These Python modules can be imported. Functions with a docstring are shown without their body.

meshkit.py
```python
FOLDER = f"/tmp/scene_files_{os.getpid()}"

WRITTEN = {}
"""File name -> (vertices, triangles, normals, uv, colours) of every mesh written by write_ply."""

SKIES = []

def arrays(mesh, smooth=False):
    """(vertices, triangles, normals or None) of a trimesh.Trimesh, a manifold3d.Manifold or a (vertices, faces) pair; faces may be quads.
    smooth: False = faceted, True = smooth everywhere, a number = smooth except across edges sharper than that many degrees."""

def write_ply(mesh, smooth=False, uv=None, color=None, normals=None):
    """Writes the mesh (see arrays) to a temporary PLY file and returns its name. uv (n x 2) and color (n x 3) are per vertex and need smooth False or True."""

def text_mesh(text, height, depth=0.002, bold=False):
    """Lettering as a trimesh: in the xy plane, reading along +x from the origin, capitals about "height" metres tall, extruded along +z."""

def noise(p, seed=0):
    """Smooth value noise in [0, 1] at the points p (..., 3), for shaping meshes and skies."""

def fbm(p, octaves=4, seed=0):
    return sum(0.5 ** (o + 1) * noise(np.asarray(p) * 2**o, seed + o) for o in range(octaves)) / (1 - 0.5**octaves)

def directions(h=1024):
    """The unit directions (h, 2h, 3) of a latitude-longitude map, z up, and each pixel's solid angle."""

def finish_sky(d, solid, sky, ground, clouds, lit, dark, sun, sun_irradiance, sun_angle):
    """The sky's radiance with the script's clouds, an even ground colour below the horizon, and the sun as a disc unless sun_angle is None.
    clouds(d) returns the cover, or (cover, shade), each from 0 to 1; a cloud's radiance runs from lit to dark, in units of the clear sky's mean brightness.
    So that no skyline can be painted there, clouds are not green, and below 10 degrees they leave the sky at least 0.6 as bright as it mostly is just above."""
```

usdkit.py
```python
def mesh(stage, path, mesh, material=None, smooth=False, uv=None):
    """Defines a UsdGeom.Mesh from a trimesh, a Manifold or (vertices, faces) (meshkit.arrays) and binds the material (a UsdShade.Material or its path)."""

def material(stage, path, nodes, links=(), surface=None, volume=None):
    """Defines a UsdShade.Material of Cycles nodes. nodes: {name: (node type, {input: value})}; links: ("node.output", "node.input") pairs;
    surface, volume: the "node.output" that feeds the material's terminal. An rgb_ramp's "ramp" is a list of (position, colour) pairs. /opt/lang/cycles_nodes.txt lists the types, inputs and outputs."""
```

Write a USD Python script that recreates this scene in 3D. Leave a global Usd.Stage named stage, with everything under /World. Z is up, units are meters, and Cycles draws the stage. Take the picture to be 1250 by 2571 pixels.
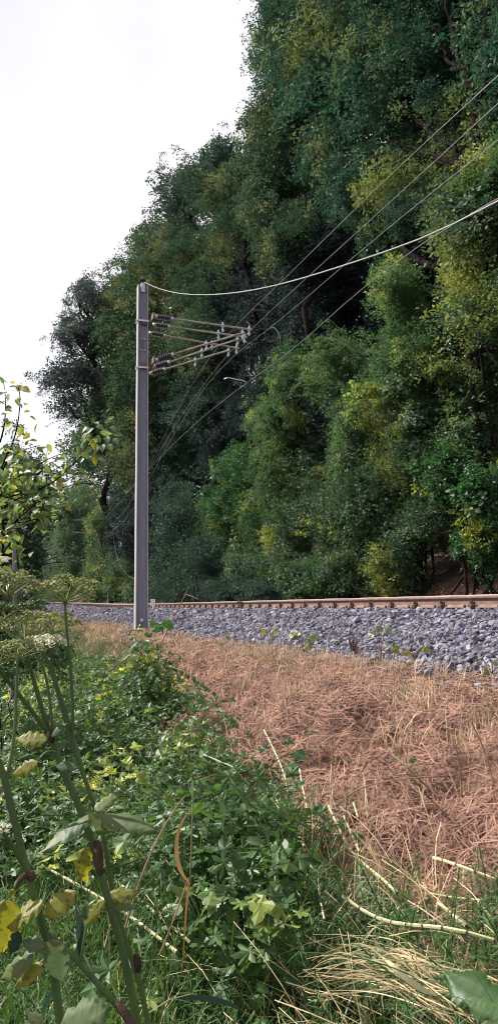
import math, numpy as np, trimesh, usdkit, meshkit
from scipy.spatial.transform import Rotation as Rot
from pxr import Usd, UsdGeom, UsdLux, UsdShade, Gf, Sdf, Vt

stage = Usd.Stage.CreateInMemory()
UsdGeom.SetStageUpAxis(stage, 'Z')
UsdGeom.Xform.Define(stage, '/World'); UsdGeom.Scope.Define(stage, '/World/Looks')
T_ = Sdf.ValueTypeNames

# ---------------------------------------------------------------- camera, sky, sun, exposure
E = 1.7                      # eye height above the ground at the foot of the bank
F = 1942.0                   # focal length in pixels of the 1250 x 2571 photograph
PITCH = math.atan(240.5 / F)
EXPOSURE = 1.0
SUN_AZ, SUN_EL = math.radians(-66), math.radians(47)    # azimuth from +y towards +x
SUN_INT, SKY = 1.25, 0.064
cam = UsdGeom.Camera.Define(stage, '/World/camera')
cam.AddTranslateOp().Set((0, 0, E)); cam.AddRotateXYZOp().Set((90 + math.degrees(PITCH), 0, 0))
cam.CreateFocalLengthAttr(24.0); cam.CreateHorizontalApertureAttr(24.0 * 1250 / F); cam.CreateVerticalApertureAttr(24.0 * 2571 / F)
cam.CreateClippingRangeAttr((0.05, 6000)); cam.CreateExposureAttr(EXPOSURE)
cam.CreateFStopAttr(0.0)

sunv = np.array([math.sin(SUN_AZ) * math.cos(SUN_EL), math.cos(SUN_AZ) * math.cos(SUN_EL), math.sin(SUN_EL)])
sun = UsdLux.DistantLight.Define(stage, '/World/sun')
sun.CreateNormalizeAttr(True); sun.CreateIntensityAttr(SUN_INT); sun.CreateAngleAttr(0.6); sun.CreateColorAttr(Gf.Vec3f(1, .95, .86))
_z = sunv; _x = np.cross([0, 0, 1.0], _z); _x /= np.linalg.norm(_x); _y = np.cross(_z, _x)
sun.AddTransformOp().Set(Gf.Matrix4d(*_x, 0, *_y, 0, *_z, 0, 0, 0, 0, 1))

dome = UsdLux.DomeLight.Define(stage, '/World/sky')
dome.GetPrim().SetCustomDataByKey('kind', 'structure'); dome.GetPrim().SetCustomDataByKey('label', 'bright white hazy sky above the trees')
dome.GetPrim().SetCustomDataByKey('category', 'sky')
skym = usdkit.material(stage, '/World/Looks/sky', {
    'sky': ('sky_texture', {'sky_type': 'single_scattering', 'sun_disc': False, 'sun_elevation': SUN_EL, 'sun_rotation': SUN_AZ, 'aerosol_density': 2.0}),
    'tc': ('texture_coordinate', {}),
    'no': ('noise_texture', {'scale': 1.6, 'detail': 5.0, 'roughness': 0.55}),
    'rp': ('rgb_ramp', {'ramp': [(0.30, (.55, .55, .55)), (0.62, (.97, .97, .97))]}),
    'mx': ('mix', {'mix_type': 'mix', 'color2': (8.6, 8.4, 8.9)}),
    'bg': ('background_shader', {'strength': SKY})},
    [('tc.generated', 'no.vector'), ('no.fac', 'rp.fac'), ('rp.color', 'mx.fac'), ('sky.color', 'mx.color1'), ('mx.color', 'bg.color')], surface='bg.background')
UsdShade.MaterialBindingAPI.Apply(dome.GetPrim()).Bind(skym)

# ---------------------------------------------------------------- helpers
RNG = np.random.default_rng(7)
COUNT = {}
def path_for(name, parent='/World'):
    k = (parent, name); c = COUNT.get(k, 0); COUNT[k] = c + 1
    return f'{parent}/{name}' + (f'_{c:03d}' if c else '')
def data(prim, **kw):
    for k, v in kw.items():
        if v: prim.SetCustomDataByKey(k, v)
    return prim
def thing(name, label, category, loc=(0, 0, 0), group=None, kind=None):
    x = UsdGeom.Xform.Define(stage, path_for(name)); x.AddTranslateOp().Set(tuple(map(float, loc)))
    data(x.GetPrim(), label=label, category=category, group=group, kind=kind)
    x.base = np.asarray(loc, float)
    return x
def ppath(p): return str(p.GetPath())
def part(parent, name, mesh, mat, smooth=False, label=None, kind=None, base=None):
    """mesh in world coordinates (base = the thing's origin) as one Mesh prim below parent"""
    b = getattr(parent, 'base', np.zeros(3)) if base is None else base
    v, f = mesh[:2] if isinstance(mesh, tuple) else (np.array(mesh.vertices), np.array(mesh.faces))
    m = usdkit.mesh(stage, path_for(name, ppath(parent)), (np.asarray(v) - b, f), mat, smooth=smooth)
    data(m.GetPrim(), label=label, kind=kind); m.base = b
    return m
def solo(name, mesh, mat, label=None, category=None, kind=None, group=None, smooth=False):
    v, f = mesh[:2] if isinstance(mesh, tuple) else (np.array(mesh.vertices), np.array(mesh.faces))
    m = usdkit.mesh(stage, path_for(name), (v, f), mat, smooth=smooth)
    data(m.GetPrim(), label=label, category=category, kind=kind, group=group)
    return m
def join(ms):
    vs, fs, k = [], [], 0
    for v, f in ms:
        f = np.asarray(f)
        if f.shape[1] == 4: f = np.vstack([f[:, [0, 1, 2]], f[:, [0, 2, 3]]])
        vs.append(v); fs.append(f + k); k += len(v)
    return np.vstack(vs), np.vstack(fs)
def tube(pts, rad, sides=8, ridge=0.0, cap=True):
    p = np.asarray(pts, float); n = len(p); rad = np.broadcast_to(np.asarray(rad, float), (n,))
    t = np.gradient(p, axis=0); t /= np.linalg.norm(t, axis=1, keepdims=True) + 1e-12
    a = np.array([0, 0, 1.0]) if abs(t[0, 2]) < .9 else np.array([1.0, 0, 0])
    A = []
    for i in range(n):                       # parallel transport
        a = a - t[i] * (a @ t[i]); a /= np.linalg.norm(a) + 1e-12; A.append(a)
    A = np.array(A); B = np.cross(t, A); th = np.arange(sides) * 2 * np.pi / sides
    rr = 1 + ridge * np.where(np.arange(sides) % 2 == 0, 1, -1)
    v = p[:, None] + rad[:, None, None] * rr[None, :, None] * (np.cos(th)[None, :, None] * A[:, None] + np.sin(th)[None, :, None] * B[:, None])
    v = v.reshape(-1, 3); i, j = np.meshgrid(np.arange(n - 1), np.arange(sides), indexing='ij')
    q = np.stack([i * sides + j, i * sides + (j + 1) % sides, (i + 1) * sides + (j + 1) % sides, (i + 1) * sides + j], -1).reshape(-1, 4)
    f = np.vstack([q[:, [0, 1, 2]], q[:, [0, 2, 3]]])
    if cap:
        m = len(v); v = np.vstack([v, p[0], p[-1]])
        j = np.arange(sides); l = (n - 1) * sides
        f = np.vstack([f, np.stack([np.full(sides, m), (j + 1) % sides, j], 1), np.stack([np.full(sides, m + 1), l + j, l + (j + 1) % sides], 1)])
    return v, f
def spline(pts, n=12):
    p = np.asarray(pts, float)
    if len(p) < 3: return p[0] + (p[-1] - p[0]) * np.linspace(0, 1, max(2, n // 3))[:, None]
    from scipy.interpolate import PchipInterpolator, CubicSpline
    d = np.r_[0, np.cumsum(np.linalg.norm(np.diff(p, axis=0), axis=1))]
    return CubicSpline(d, p)(np.linspace(0, d[-1], n))
def box(c, size, M=None, bev=0.0):
    b = trimesh.creation.box(size) if not bev else bevbox(size, bev)
    v = np.array(b.vertices)
    if M is not None: v = v @ np.asarray(M).T
    return v + np.asarray(c), np.array(b.faces)
def bevbox(s, b):
    s = np.asarray(s) / 2; pts = []
    for k in range(3):
        o = [b, b, b]; o[k] = 0
        for sx in (-1, 1):
            for sy in (-1, 1):
                for sz in (-1, 1): pts.append([sx * (s[0] - o[0]), sy * (s[1] - o[1]), sz * (s[2] - o[2])])
    return trimesh.convex.convex_hull(np.array(pts))
def bake(tv, tf, pos, R, sc):
    """copies of a template: pos (k,3), R (k,3,3), sc (k,) or (k,3)"""
    sc = np.asarray(sc, float); sc = sc[:, None] if sc.ndim == 1 else sc
    v = np.einsum('kij,kvj->kvi', R, tv[None] * sc[:, None, :]) + pos[:, None]
    f = tf[None] + (np.arange(len(pos)) * len(tv))[:, None, None]
    return v.reshape(-1, 3), f.reshape(-1, 3)
def frames(z, x=None, rng=RNG):
    """rotation matrices whose third column is z, first column near x"""
    z = np.asarray(z, float); z = z / (np.linalg.norm(z, axis=-1, keepdims=True) + 1e-12)
    x = rng.normal(size=z.shape) if x is None else np.broadcast_to(np.asarray(x, float), z.shape)
    x = x - z * (x * z).sum(-1, keepdims=True); x = x / (np.linalg.norm(x, axis=-1, keepdims=True) + 1e-12)
    return np.stack([x, np.cross(z, x), z], -1)
def instancer(parent, name, protos, pos, R, sc, idx=None, kind=None, label=None, rng=RNG, category=None):
    """protos: list of (mesh, material); pos in world coordinates"""
    pp = '/World' if parent is None else ppath(parent)
    base = np.zeros(3) if parent is None else parent.base
    pi = UsdGeom.PointInstancer.Define(stage, path_for(name, pp)); P = str(pi.GetPath())
    for k, (m, mat) in enumerate(protos):
        usdkit.mesh(stage, f'{P}/sprig_{k:03d}', m, mat); pi.GetPrototypesRel().AddTarget(f'{P}/sprig_{k:03d}')
    n = len(pos); idx = rng.integers(0, len(protos), n) if idx is None else idx
    q = Rot.from_matrix(R).as_quat()
    pi.CreateProtoIndicesAttr(Vt.IntArray.FromNumpy(np.asarray(idx, np.int32)))
    pi.CreatePositionsAttr(Vt.Vec3fArray.FromNumpy((np.asarray(pos) - base).astype(np.float32)))
    pi.CreateOrientationsAttr(Vt.QuathArray([Gf.Quath(float(a[3]), float(a[0]), float(a[1]), float(a[2])) for a in q]))
    sc = np.asarray(sc, np.float32); sc = np.repeat(sc[:, None], 3, 1) if sc.ndim == 1 else sc
    pi.CreateScalesAttr(Vt.Vec3fArray.FromNumpy(np.ascontiguousarray(sc)))
    data(pi.GetPrim(), kind=kind, label=label, category=category)
    return pi

def scattered(parent, name, protos, pos, R, sc, mats, kind=None, label=None, category=None, rng=RNG, idx=None):
    """copies of the prototypes joined into one mesh per material"""
    n = len(pos); idx = rng.integers(0, len(protos), n) if idx is None else idx; ms = []
    for k, (v, f) in enumerate(protos):
        m = idx == k
        if m.any(): ms.append(bake(np.asarray(v), np.asarray(f), np.asarray(pos)[m], R[m], np.asarray(sc)[m]))
    m = join(ms)
    if parent is None: return solo(name, m, mats, label, category, kind)
    return part(parent, name, m, mats, kind=kind, label=label)

# the track's frame: s along it (away, to the left), n across it (to the right, away)
TX = np.array([-.3011, .9536]); NX = np.array([.9536, .3011])
def W(s, n, z): return np.stack(np.broadcast_arrays(np.asarray(s) * TX[0] + np.asarray(n) * NX[0], np.asarray(s) * TX[1] + np.asarray(n) * NX[1], z), -1)
def sn(x, y): return x * TX[0] + y * TX[1], x * NX[0] + y * NX[1]
def grade(s): return np.clip(np.asarray(s, float) - 35, 0, 250) * .008
KN = [-400, -60, -6, -3, -.5, 0, 2.9, 3.5, 8.2, 9.6, 13, 40, 80, 500]
KZ = [-2, -2, -1.95, -1.9, -1.78, -1.68, -.67, -.58, -.5, .45, 2.2, 20, 26, 26]
def ground_z(x, y):
    x = np.asarray(x, float); y = np.asarray(y, float); s, n = sn(x, y)
    z = np.interp(n, KN, KZ) + grade(s) + E
    p = np.stack([x, y, 0 * x], -1)
    lump = (meshkit.fbm(p * 1.5, 3, 3) - .5) * .54 + (meshkit.fbm(p * 4.5, 2, 5) - .5) * .22
    bank = np.clip((n - .2) / .6, 0, 1) * np.clip((2.9 - n) / .7, 0, 1)
    z = z + lump * (.9 * bank + .15 * (n < .2) + .35 * np.clip((n - 8.6) / .8, 0, 1))
    return z
def ray(px, py):
    a, b = (px - 625) / F, (1285.5 - py) / F; c, s = math.cos(PITCH), math.sin(PITCH)
    return np.array([a, c - b * s, s + b * c])
EYE = np.array([0, 0, E])
def P(px, py, Y): d = ray(px, py); return EYE + d * (Y / d[1])
def PN(px, py, n): d = ray(px, py); return EYE + d * (n / (d[0] * NX[0] + d[1] * NX[1]))
def PG(px, py, dz=0.0):
    d = ray(px, py); t = np.linspace(.6, 60, 4000); q = EYE + d * t[:, None]
    k = np.argmax(q[:, 2] < ground_z(q[:, 0], q[:, 1]) + dz)
    return q[k]
def proj(p):
    p = np.asarray(p, float) - EYE; c, s = math.cos(PITCH), math.sin(PITCH)
    fw = p[..., 1] * c + p[..., 2] * s; up = -p[..., 1] * s + p[..., 2] * c
    return 625 + F * p[..., 0] / fw, 1285.5 - F * up / fw, fw

# ---------------------------------------------------------------- materials
def M(name): return f'/World/Looks/{name}'
def leafmat(name, cols, trans=.35, rough=.5, patch=None, patch_scale=.6, spec=.4, tcol=None, patch_lo=.5, patch_hi=.62):
    """cols: colours from dark to light, spread over the leaves at random; patch: colour that whole sprays drift to"""
    nodes = {'g': ('geometry', {}), 'oi': ('object_info', {}), 'ad': ('math', {'math_type': 'multiply_add', 'value2': .75, 'value3': 0}),
             'o2': ('math', {'math_type': 'multiply', 'value2': .25}),
             'r': ('rgb_ramp', {'ramp': list(zip(np.linspace(0.02, .98, len(cols)), cols))}),
             'n': ('noise_texture', {'scale': patch_scale, 'detail': 2.0}), 'np': ('rgb_ramp', {'ramp': [(patch_lo, (0, 0, 0)), (patch_hi, (1, 1, 1))]}),
             'm': ('mix', {'mix_type': 'mix', 'color2': patch or cols[-1]}),
             'tc': ('hsv', {'hue': .485, 'saturation': 1.15, 'value': 1.7}),
             'p': ('principled_bsdf', {'roughness': rough, 'specular_ior_level': spec}),
             't': ('translucent_bsdf', {}), 'x': ('mix_closure', {'fac': trans})}
    links = [('g.random_per_island', 'ad.value1'), ('oi.random', 'o2.value1'), ('o2.value', 'ad.value3'), ('ad.value', 'r.fac'), ('r.color', 'm.color1'), ('g.position', 'n.vector'), ('n.fac', 'np.fac'),
             ('m.color', 'p.base_color'), ('m.color', 'tc.color'), ('tc.color', 't.color'), ('p.BSDF', 'x.closure1'), ('t.BSDF', 'x.closure2')]
    if patch is not None: links.append(('np.color', 'm.fac'))
    else: nodes['m'][1]['fac'] = 0.0
    usdkit.material(stage, M(name), nodes, links, surface='x.closure')
    return M(name)
def surfmat(name, c1, c2, scale=6.0, rough=.7, bump=.0, bscale=40.0, metallic=0.0, lo=.35, hi=.65, stretch=(1, 1, 1), c3=None, spec=.4, bdist=.01):
    nodes = {'g': ('geometry', {}), 'mp': ('mapping', {'scale': stretch}), 'n': ('noise_texture', {'scale': scale, 'detail': 6.0, 'roughness': .6}),
             'r': ('rgb_ramp', {'ramp': [(lo, c1), (hi, c2)] + ([(min(.99, hi + .12), c3)] if c3 else [])}),
             'n2': ('noise_texture', {'scale': bscale, 'detail': 5.0}), 'b': ('bump', {'strength': bump, 'distance': bdist}),
             'p': ('principled_bsdf', {'roughness': rough, 'metallic': metallic, 'specular_ior_level': spec})}
    links = [('g.position', 'mp.vector'), ('mp.vector', 'n.vector'), ('n.fac', 'r.fac'), ('r.color', 'p.base_color'), ('g.position', 'n2.vector'), ('n2.fac', 'b.height')]
    if bump: links.append(('b.normal', 'p.normal'))
    usdkit.material(stage, M(name), nodes, links, surface='p.BSDF')
    return M(name)
def islandmat(name, cols, rough=.8, spec=.3, nscale=25.0, namt=.5, bump=.0):
    nodes = {'g': ('geometry', {}), 'oi': ('object_info', {}), 'a': ('math', {'math_type': 'add'}), 'fr': ('math', {'math_type': 'fraction'}),
             'r': ('rgb_ramp', {'ramp': list(zip(np.linspace(0.02, .98, len(cols)), cols))}),
             'n': ('noise_texture', {'scale': nscale, 'detail': 4.0}), 'nr': ('rgb_ramp', {'ramp': [(.3, (1 - namt,) * 3), (.7, (1 + namt * .4,) * 3)]}),
             'm': ('mix', {'mix_type': 'multiply', 'fac': 1.0}), 'b': ('bump', {'strength': bump, 'distance': .01}), 'p': ('principled_bsdf', {'roughness': rough, 'specular_ior_level': spec})}
    links = [('g.random_per_island', 'a.value1'), ('oi.random', 'a.value2'), ('a.value', 'fr.value1'), ('fr.value', 'r.fac'), ('g.position', 'n.vector'), ('n.fac', 'nr.fac'),
             ('r.color', 'm.color1'), ('nr.color', 'm.color2'), ('m.color', 'p.base_color')]
    if bump: links += [('n.fac', 'b.height'), ('b.normal', 'p.normal')]
    usdkit.material(stage, M(name), nodes, links, surface='p.BSDF')
    return M(name)

soil = surfmat('soil', (.035, .024, .018), (.075, .05, .035), 5, .95, .6, 30, c3=(.045, .045, .02), spec=.1, bdist=.03)
ballast_base = surfmat('ballast_base', (.035, .035, .04), (.07, .068, .075), 40, .95, .6, 60, spec=.1)
stone_m = islandmat('stone', [(.055, .053, .075), (.14, .135, .18), (.085, .082, .112), (.27, .26, .32), (.17, .165, .21), (.14, .12, .12)], .85, .25, 30, .4, .3)
rust = surfmat('rust', (.12, .068, .056), (.20, .125, .108), 7, .8, .15, 120, stretch=(1, 1, 3))
rust_dark = surfmat('rust_dark', (.05, .03, .026), (.10, .055, .042), 20, .85, .2, 90)
rail_top = surfmat('rail_top', (.30, .22, .20), (.42, .33, .30), 4, .45, 0, metallic=.4)
wood = surfmat('sleeper_wood', (.05, .042, .036), (.11, .09, .075), 8, .9, .4, 50)
mast_m = surfmat('mast_steel_shaded', (.132, .140, .188), (.176, .184, .238), 3, .6, .08, 60, stretch=(4, 4, .5), c3=(.085, .078, .09), lo=.3, hi=.6)  # web steel, the bluish shade of its front put into the colour
mast_edge = surfmat('mast_steel_sunlit', (.30, .29, .29), (.40, .39, .39), 4, .55, .05, 60, stretch=(4, 4, .6))  # same steel, sunlit edges painted in as a paler tone
galv = surfmat('galvanised_steel', (.36, .36, .40), (.52, .52, .56), 12, .45, 0, metallic=.5)
tube_rust = surfmat('weathered_tube', (.22, .17, .15), (.38, .34, .33), 5, .6, .1, 80, metallic=.2)
insul = surfmat('insulator_glaze', (.03, .024, .04), (.055, .045, .065), 20, .12, 0, spec=.6)
wire_m = surfmat('wire_metal', (.16, .155, .15), (.24, .235, .23), 30, .5, 0, metallic=.4)
wire_l = surfmat('bare_aluminium_wire', (.26, .27, .27), (.34, .35, .34), 30, .45, 0, metallic=.3)
mastfar = surfmat('far_mast_steel', (.14, .15, .18), (.22, .22, .25), 3, .7)
mastochre = surfmat('rusty_mast_steel', (.28, .19, .07), (.38, .26, .11), 3, .75)
bark = surfmat('bark', (.012, .010, .010), (.032, .028, .027), 8, .95, .7, 30, stretch=(1, 1, .25), spec=.0, bdist=.03)
bark_pale = surfmat('pale_bark', (.07, .062, .06), (.13, .12, .115), 9, .9, .5, 40, stretch=(1, 1, .3))
white_p = surfmat('white_paint', (.66, .67, .70), (.78, .78, .80), 12, .5)
blue_p = surfmat('blue_grey_paint', (.05, .10, .19), (.07, .13, .24), 12, .5)
yellow_p = surfmat('dirty_yellow_plastic', (.45, .28, .08), (.58, .38, .14), 20, .6)

L_oak = leafmat('oak_leaf', [(0.019, 0.049, 0.033), (0.049, 0.103, 0.057), (0.115, 0.184, 0.090)], .28, .7, (0.145, 0.184, 0.063), .28, .2, patch_lo=.52, patch_hi=.66)
L_oakd = leafmat('shaded_oak_leaf', [(0.017, 0.027, 0.028), (0.033, 0.056, 0.050), (0.077, 0.104, 0.080)], .22, .7, None, spec=.15)  # bluish shadow of the hollows mixed into the leaf colour
L_olive = leafmat('olive_leaf', [(0.025, 0.055, 0.030), (0.064, 0.107, 0.053), (0.135, 0.183, 0.089)], .28, .7, (0.151, 0.171, 0.072), .3, .2, patch_lo=.52, patch_hi=.66)
L_shade = leafmat('blue_green_shaded_leaf', [(0.023, 0.046, 0.032), (0.049, 0.087, 0.061), (0.103, 0.148, 0.097)], .25, .7, None, spec=.2)  # blue-green leaf with a shadow tint painted into its dark tones
L_yel = leafmat('yellow_green_leaf', [(0.033, 0.075, 0.032), (0.091, 0.152, 0.054), (0.205, 0.259, 0.084)], .38, .6, (0.246, 0.287, 0.081), .7, .25, patch_lo=.58, patch_hi=.70)
L_oakb = leafmat('haze_tinted_oak_leaf', [(0.023, 0.034, 0.032), (0.046, 0.067, 0.055), (0.086, 0.115, 0.083)], .3, .6, None, spec=.3)  # distance haze painted in as a paler grey-green
L_mid = leafmat('mid_green_leaf', [(0.030, 0.062, 0.029), (0.068, 0.131, 0.052), (0.151, 0.221, 0.081)], .32, .6, (0.191, 0.229, 0.060), .5, .3, patch_lo=.53, patch_hi=.66)
L_hazel = leafmat('hazel_leaf', [(0.020, 0.061, 0.023), (0.051, 0.116, 0.039), (0.108, 0.193, 0.057)], .36, .5, (0.179, 0.209, 0.040), .8, .3, patch_lo=.55, patch_hi=.68)
L_far = leafmat('far_leaf', [(0.050, 0.088, 0.046), (0.092, 0.149, 0.069), (0.156, 0.216, 0.090)], .3, .7)
L_sap = leafmat('sapling_leaf', [(0.079, 0.125, 0.043), (0.140, 0.200, 0.066), (0.245, 0.292, 0.095)], .45, .45, (0.315, 0.308, 0.077), 4.0, .5, patch_lo=.55, patch_hi=.7)
L_yellow = leafmat('yellowed_leaf', [(.17, .18, .03), (.22, .215, .03), (.10, .14, .035)], .42, .5, (.085, .085, .02), 130, patch_lo=.54, patch_hi=.66)
L_hop = leafmat('hop_leaf', [(0.036, 0.081, 0.023), (0.097, 0.181, 0.046), (0.195, 0.310, 0.070), (0.452, 0.525, 0.102)], .4, .45, (0.391, 0.435, 0.082), 1.8, .35, patch_lo=.56, patch_hi=.70)
L_hopd = leafmat('dark_creeper_leaf', [(0.038, 0.081, 0.028), (0.090, 0.152, 0.050), (0.194, 0.275, 0.089)], .3, .45, None, spec=.35)
L_nettle = leafmat('nettle_leaf', [(.05, .13, .03), (.085, .20, .045), (.13, .26, .06)], .4, .42, None)
L_horse = leafmat('horsetail_green', [(0.031, 0.078, 0.021), (0.072, 0.150, 0.036), (0.157, 0.234, 0.065)], .3, .6)
L_grass = leafmat('grass_green', [(0.037, 0.081, 0.020), (0.079, 0.144, 0.033), (0.184, 0.225, 0.069)], .35, .5)
L_hog = leafmat('hogweed_leaf', [(.055, .095, .045), (.085, .125, .07), (.06, .10, .03)], .35, .5, (.15, .17, .04), 9, .3, patch_lo=.45, patch_hi=.75)
L_seed = leafmat('hogweed_seed', [(0.195, 0.221, 0.085), (0.416, 0.442, 0.182), (0.715, 0.689, 0.364)], .3, .6)
L_flower = leafmat('white_flower', [(.60, .60, .48), (.75, .75, .62), (.8, .8, .7)], .3, .6)
L_stem = surfmat('hogweed_stem', (.022, .048, .012), (.050, .088, .020), 30, .5, .15, 200, stretch=(1, 1, .06), c3=(.14, .15, .06))
brown_sh = surfmat('dry_sheath', (.028, .020, .015), (.075, .053, .038), 60, .95, .3, 200, stretch=(1, 1, .2), spec=.1)
straw = islandmat('dead_grass', [(.06, .034, .028), (.30, .170, .128), (.41, .25, .19), (.19, .10, .075), (.50, .34, .265), (.12, .066, .054)], .75, .2, 5, .6)
straw_y = islandmat('pale_straw', [(.30, .21, .10), (.48, .36, .19), (.56, .45, .27), (.34, .27, .12)], .6, .35, 5, .3)
stalk_pale = islandmat('horsetail_stalk', [(.40, .37, .19), (.50, .46, .27), (.33, .33, .15)], .5, .4, 30, .25)
joint_m = surfmat('horsetail_joint', (.03, .02, .015), (.07, .045, .03), 60, .7)
twig_m = surfmat('brown_twig', (.12, .07, .045), (.22, .13, .08), 30, .8)
twig_g = surfmat('green_twig', (.08, .09, .035), (.14, .13, .06), 30, .7)
reed_m = islandmat('dry_reed', [(.42, .23, .08), (.52, .32, .14)], .6, .3, 12, .5)

# ---------------------------------------------------------------- leaf shapes (length 1 along +x, facing +z)
def leaf_far():
    return np.array([[0, 0, 0], [.45, .30, .07], [1, 0, -.05], [.45, -.30, .07]]), np.array([[0, 2, 1], [0, 3, 2]])
def leaf_strip(w, nx, curl=.15, fold=.12, wav=0, rng=None):
    """a leaf with a midrib and two margins; w(t) half-width"""
    t = np.linspace(0, 1, nx); ww = np.array([w(a) for a in t])
    z = -curl * t ** 2
    jit = (rng.normal(0, wav, (nx, 2)) if wav else np.zeros((nx, 2)))
    mid = np.stack([t, 0 * t, z], 1); l = np.stack([t, ww, z + fold * ww + jit[:, 0] * ww * 2], 1); r = np.stack([t, -ww, z + fold * ww + jit[:, 1] * ww * 2], 1)
    v = np.vstack([mid, l, r]); i = np.arange(nx - 1)
    f = np.vstack([np.stack([i, i + 1, nx + i + 1], 1), np.stack([i, nx + i + 1, nx + i], 1), np.stack([i, 2 * nx + i + 1, i + 1], 1), np.stack([i, 2 * nx + i, 2 * nx + i + 1], 1)])
    return v, f
def leaf_ovate(rng=None, width=.36): return leaf_strip(lambda t: width * math.sin(math.pi * t ** .75) ** .85 + .004, 7, .22, .25)
def leaf_palm(lobes=5, depth=.45, rng=None, rough=.06):
    """hop or maple-like palmate leaf: fan round a point near the base"""
    rng = rng or RNG; k = lobes * 4 + 1; th = np.linspace(-2.45, 2.45, k)
    ph = (th / 2.45 * lobes / 2 + .5) % 1.0
    c = np.abs(ph - .5) * 2 if lobes % 2 else np.abs(ph - .0) * 2
    lobe = 1 - depth * (np.abs(((th + 2.45) / 4.9 * lobes) % 1 - .5) * 2) ** 1.3
    r = (.62 - .16 * np.abs(th / 2.45) ** 1.5) * lobe * (1 + rng.uniform(-rough, rough, k))
    r[::2] *= 1.06
    x = .36 + r * np.cos(th); y = r * np.sin(th) * .95
    z = -.18 * ((x - .36) ** 2 + y ** 2) + .10 * np.cos((th + 2.45) / 4.9 * lobes * 2 * np.pi + np.pi) * r + .03 * rng.normal(size=k)
    v = np.vstack([[[.30, 0, .02]], np.stack([x, y, z], 1), [[.02, 0, 0]]]); i = np.arange(1, k)
    f = np.vstack([np.stack([0 * i, i, i + 1], 1), [[0, k, k + 1], [0, k + 1, 1]]])
    return v, f
def leaf_toothed(rng=None): return leaf_strip(lambda t: (.27 * math.sin(math.pi * t ** .7) ** .8 + .004) * (1 + .16 * (1 if int(t * 12.99) % 2 else -1)), 13, .3, .3)
def blade(L, w, bend, rng, seg=5, twist=.5):
    """an upright grass blade (base at 0) leaning along +x"""
    t = np.linspace(0, 1, seg + 1); ang = np.cumsum(np.r_[rng.uniform(.0, .35), np.full(seg, bend / seg)])
    st = L / seg; x = np.r_[0, np.cumsum(np.sin(ang[:-1]) * st)]; z = np.r_[0, np.cumsum(np.cos(ang[:-1]) * st)]
    ww = w * (1 - t ** 2.2) + .0003; tw = twist * t
    l = np.stack([x + ww * np.sin(tw), ww * np.cos(tw), z], 1); r = np.stack([x - ww * np.sin(tw), -ww * np.cos(tw), z], 1)
    v = np.empty((2 * seg + 2, 3)); v[0::2] = l; v[1::2] = r; i = np.arange(seg) * 2
    return v, np.vstack([np.stack([i, i + 1, i + 3], 1), np.stack([i, i + 3, i + 2], 1)])
def rotz(a): c, s = math.cos(a), math.sin(a); return np.array([[c, -s, 0], [s, c, 0], [0, 0, 1.0]])

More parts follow.
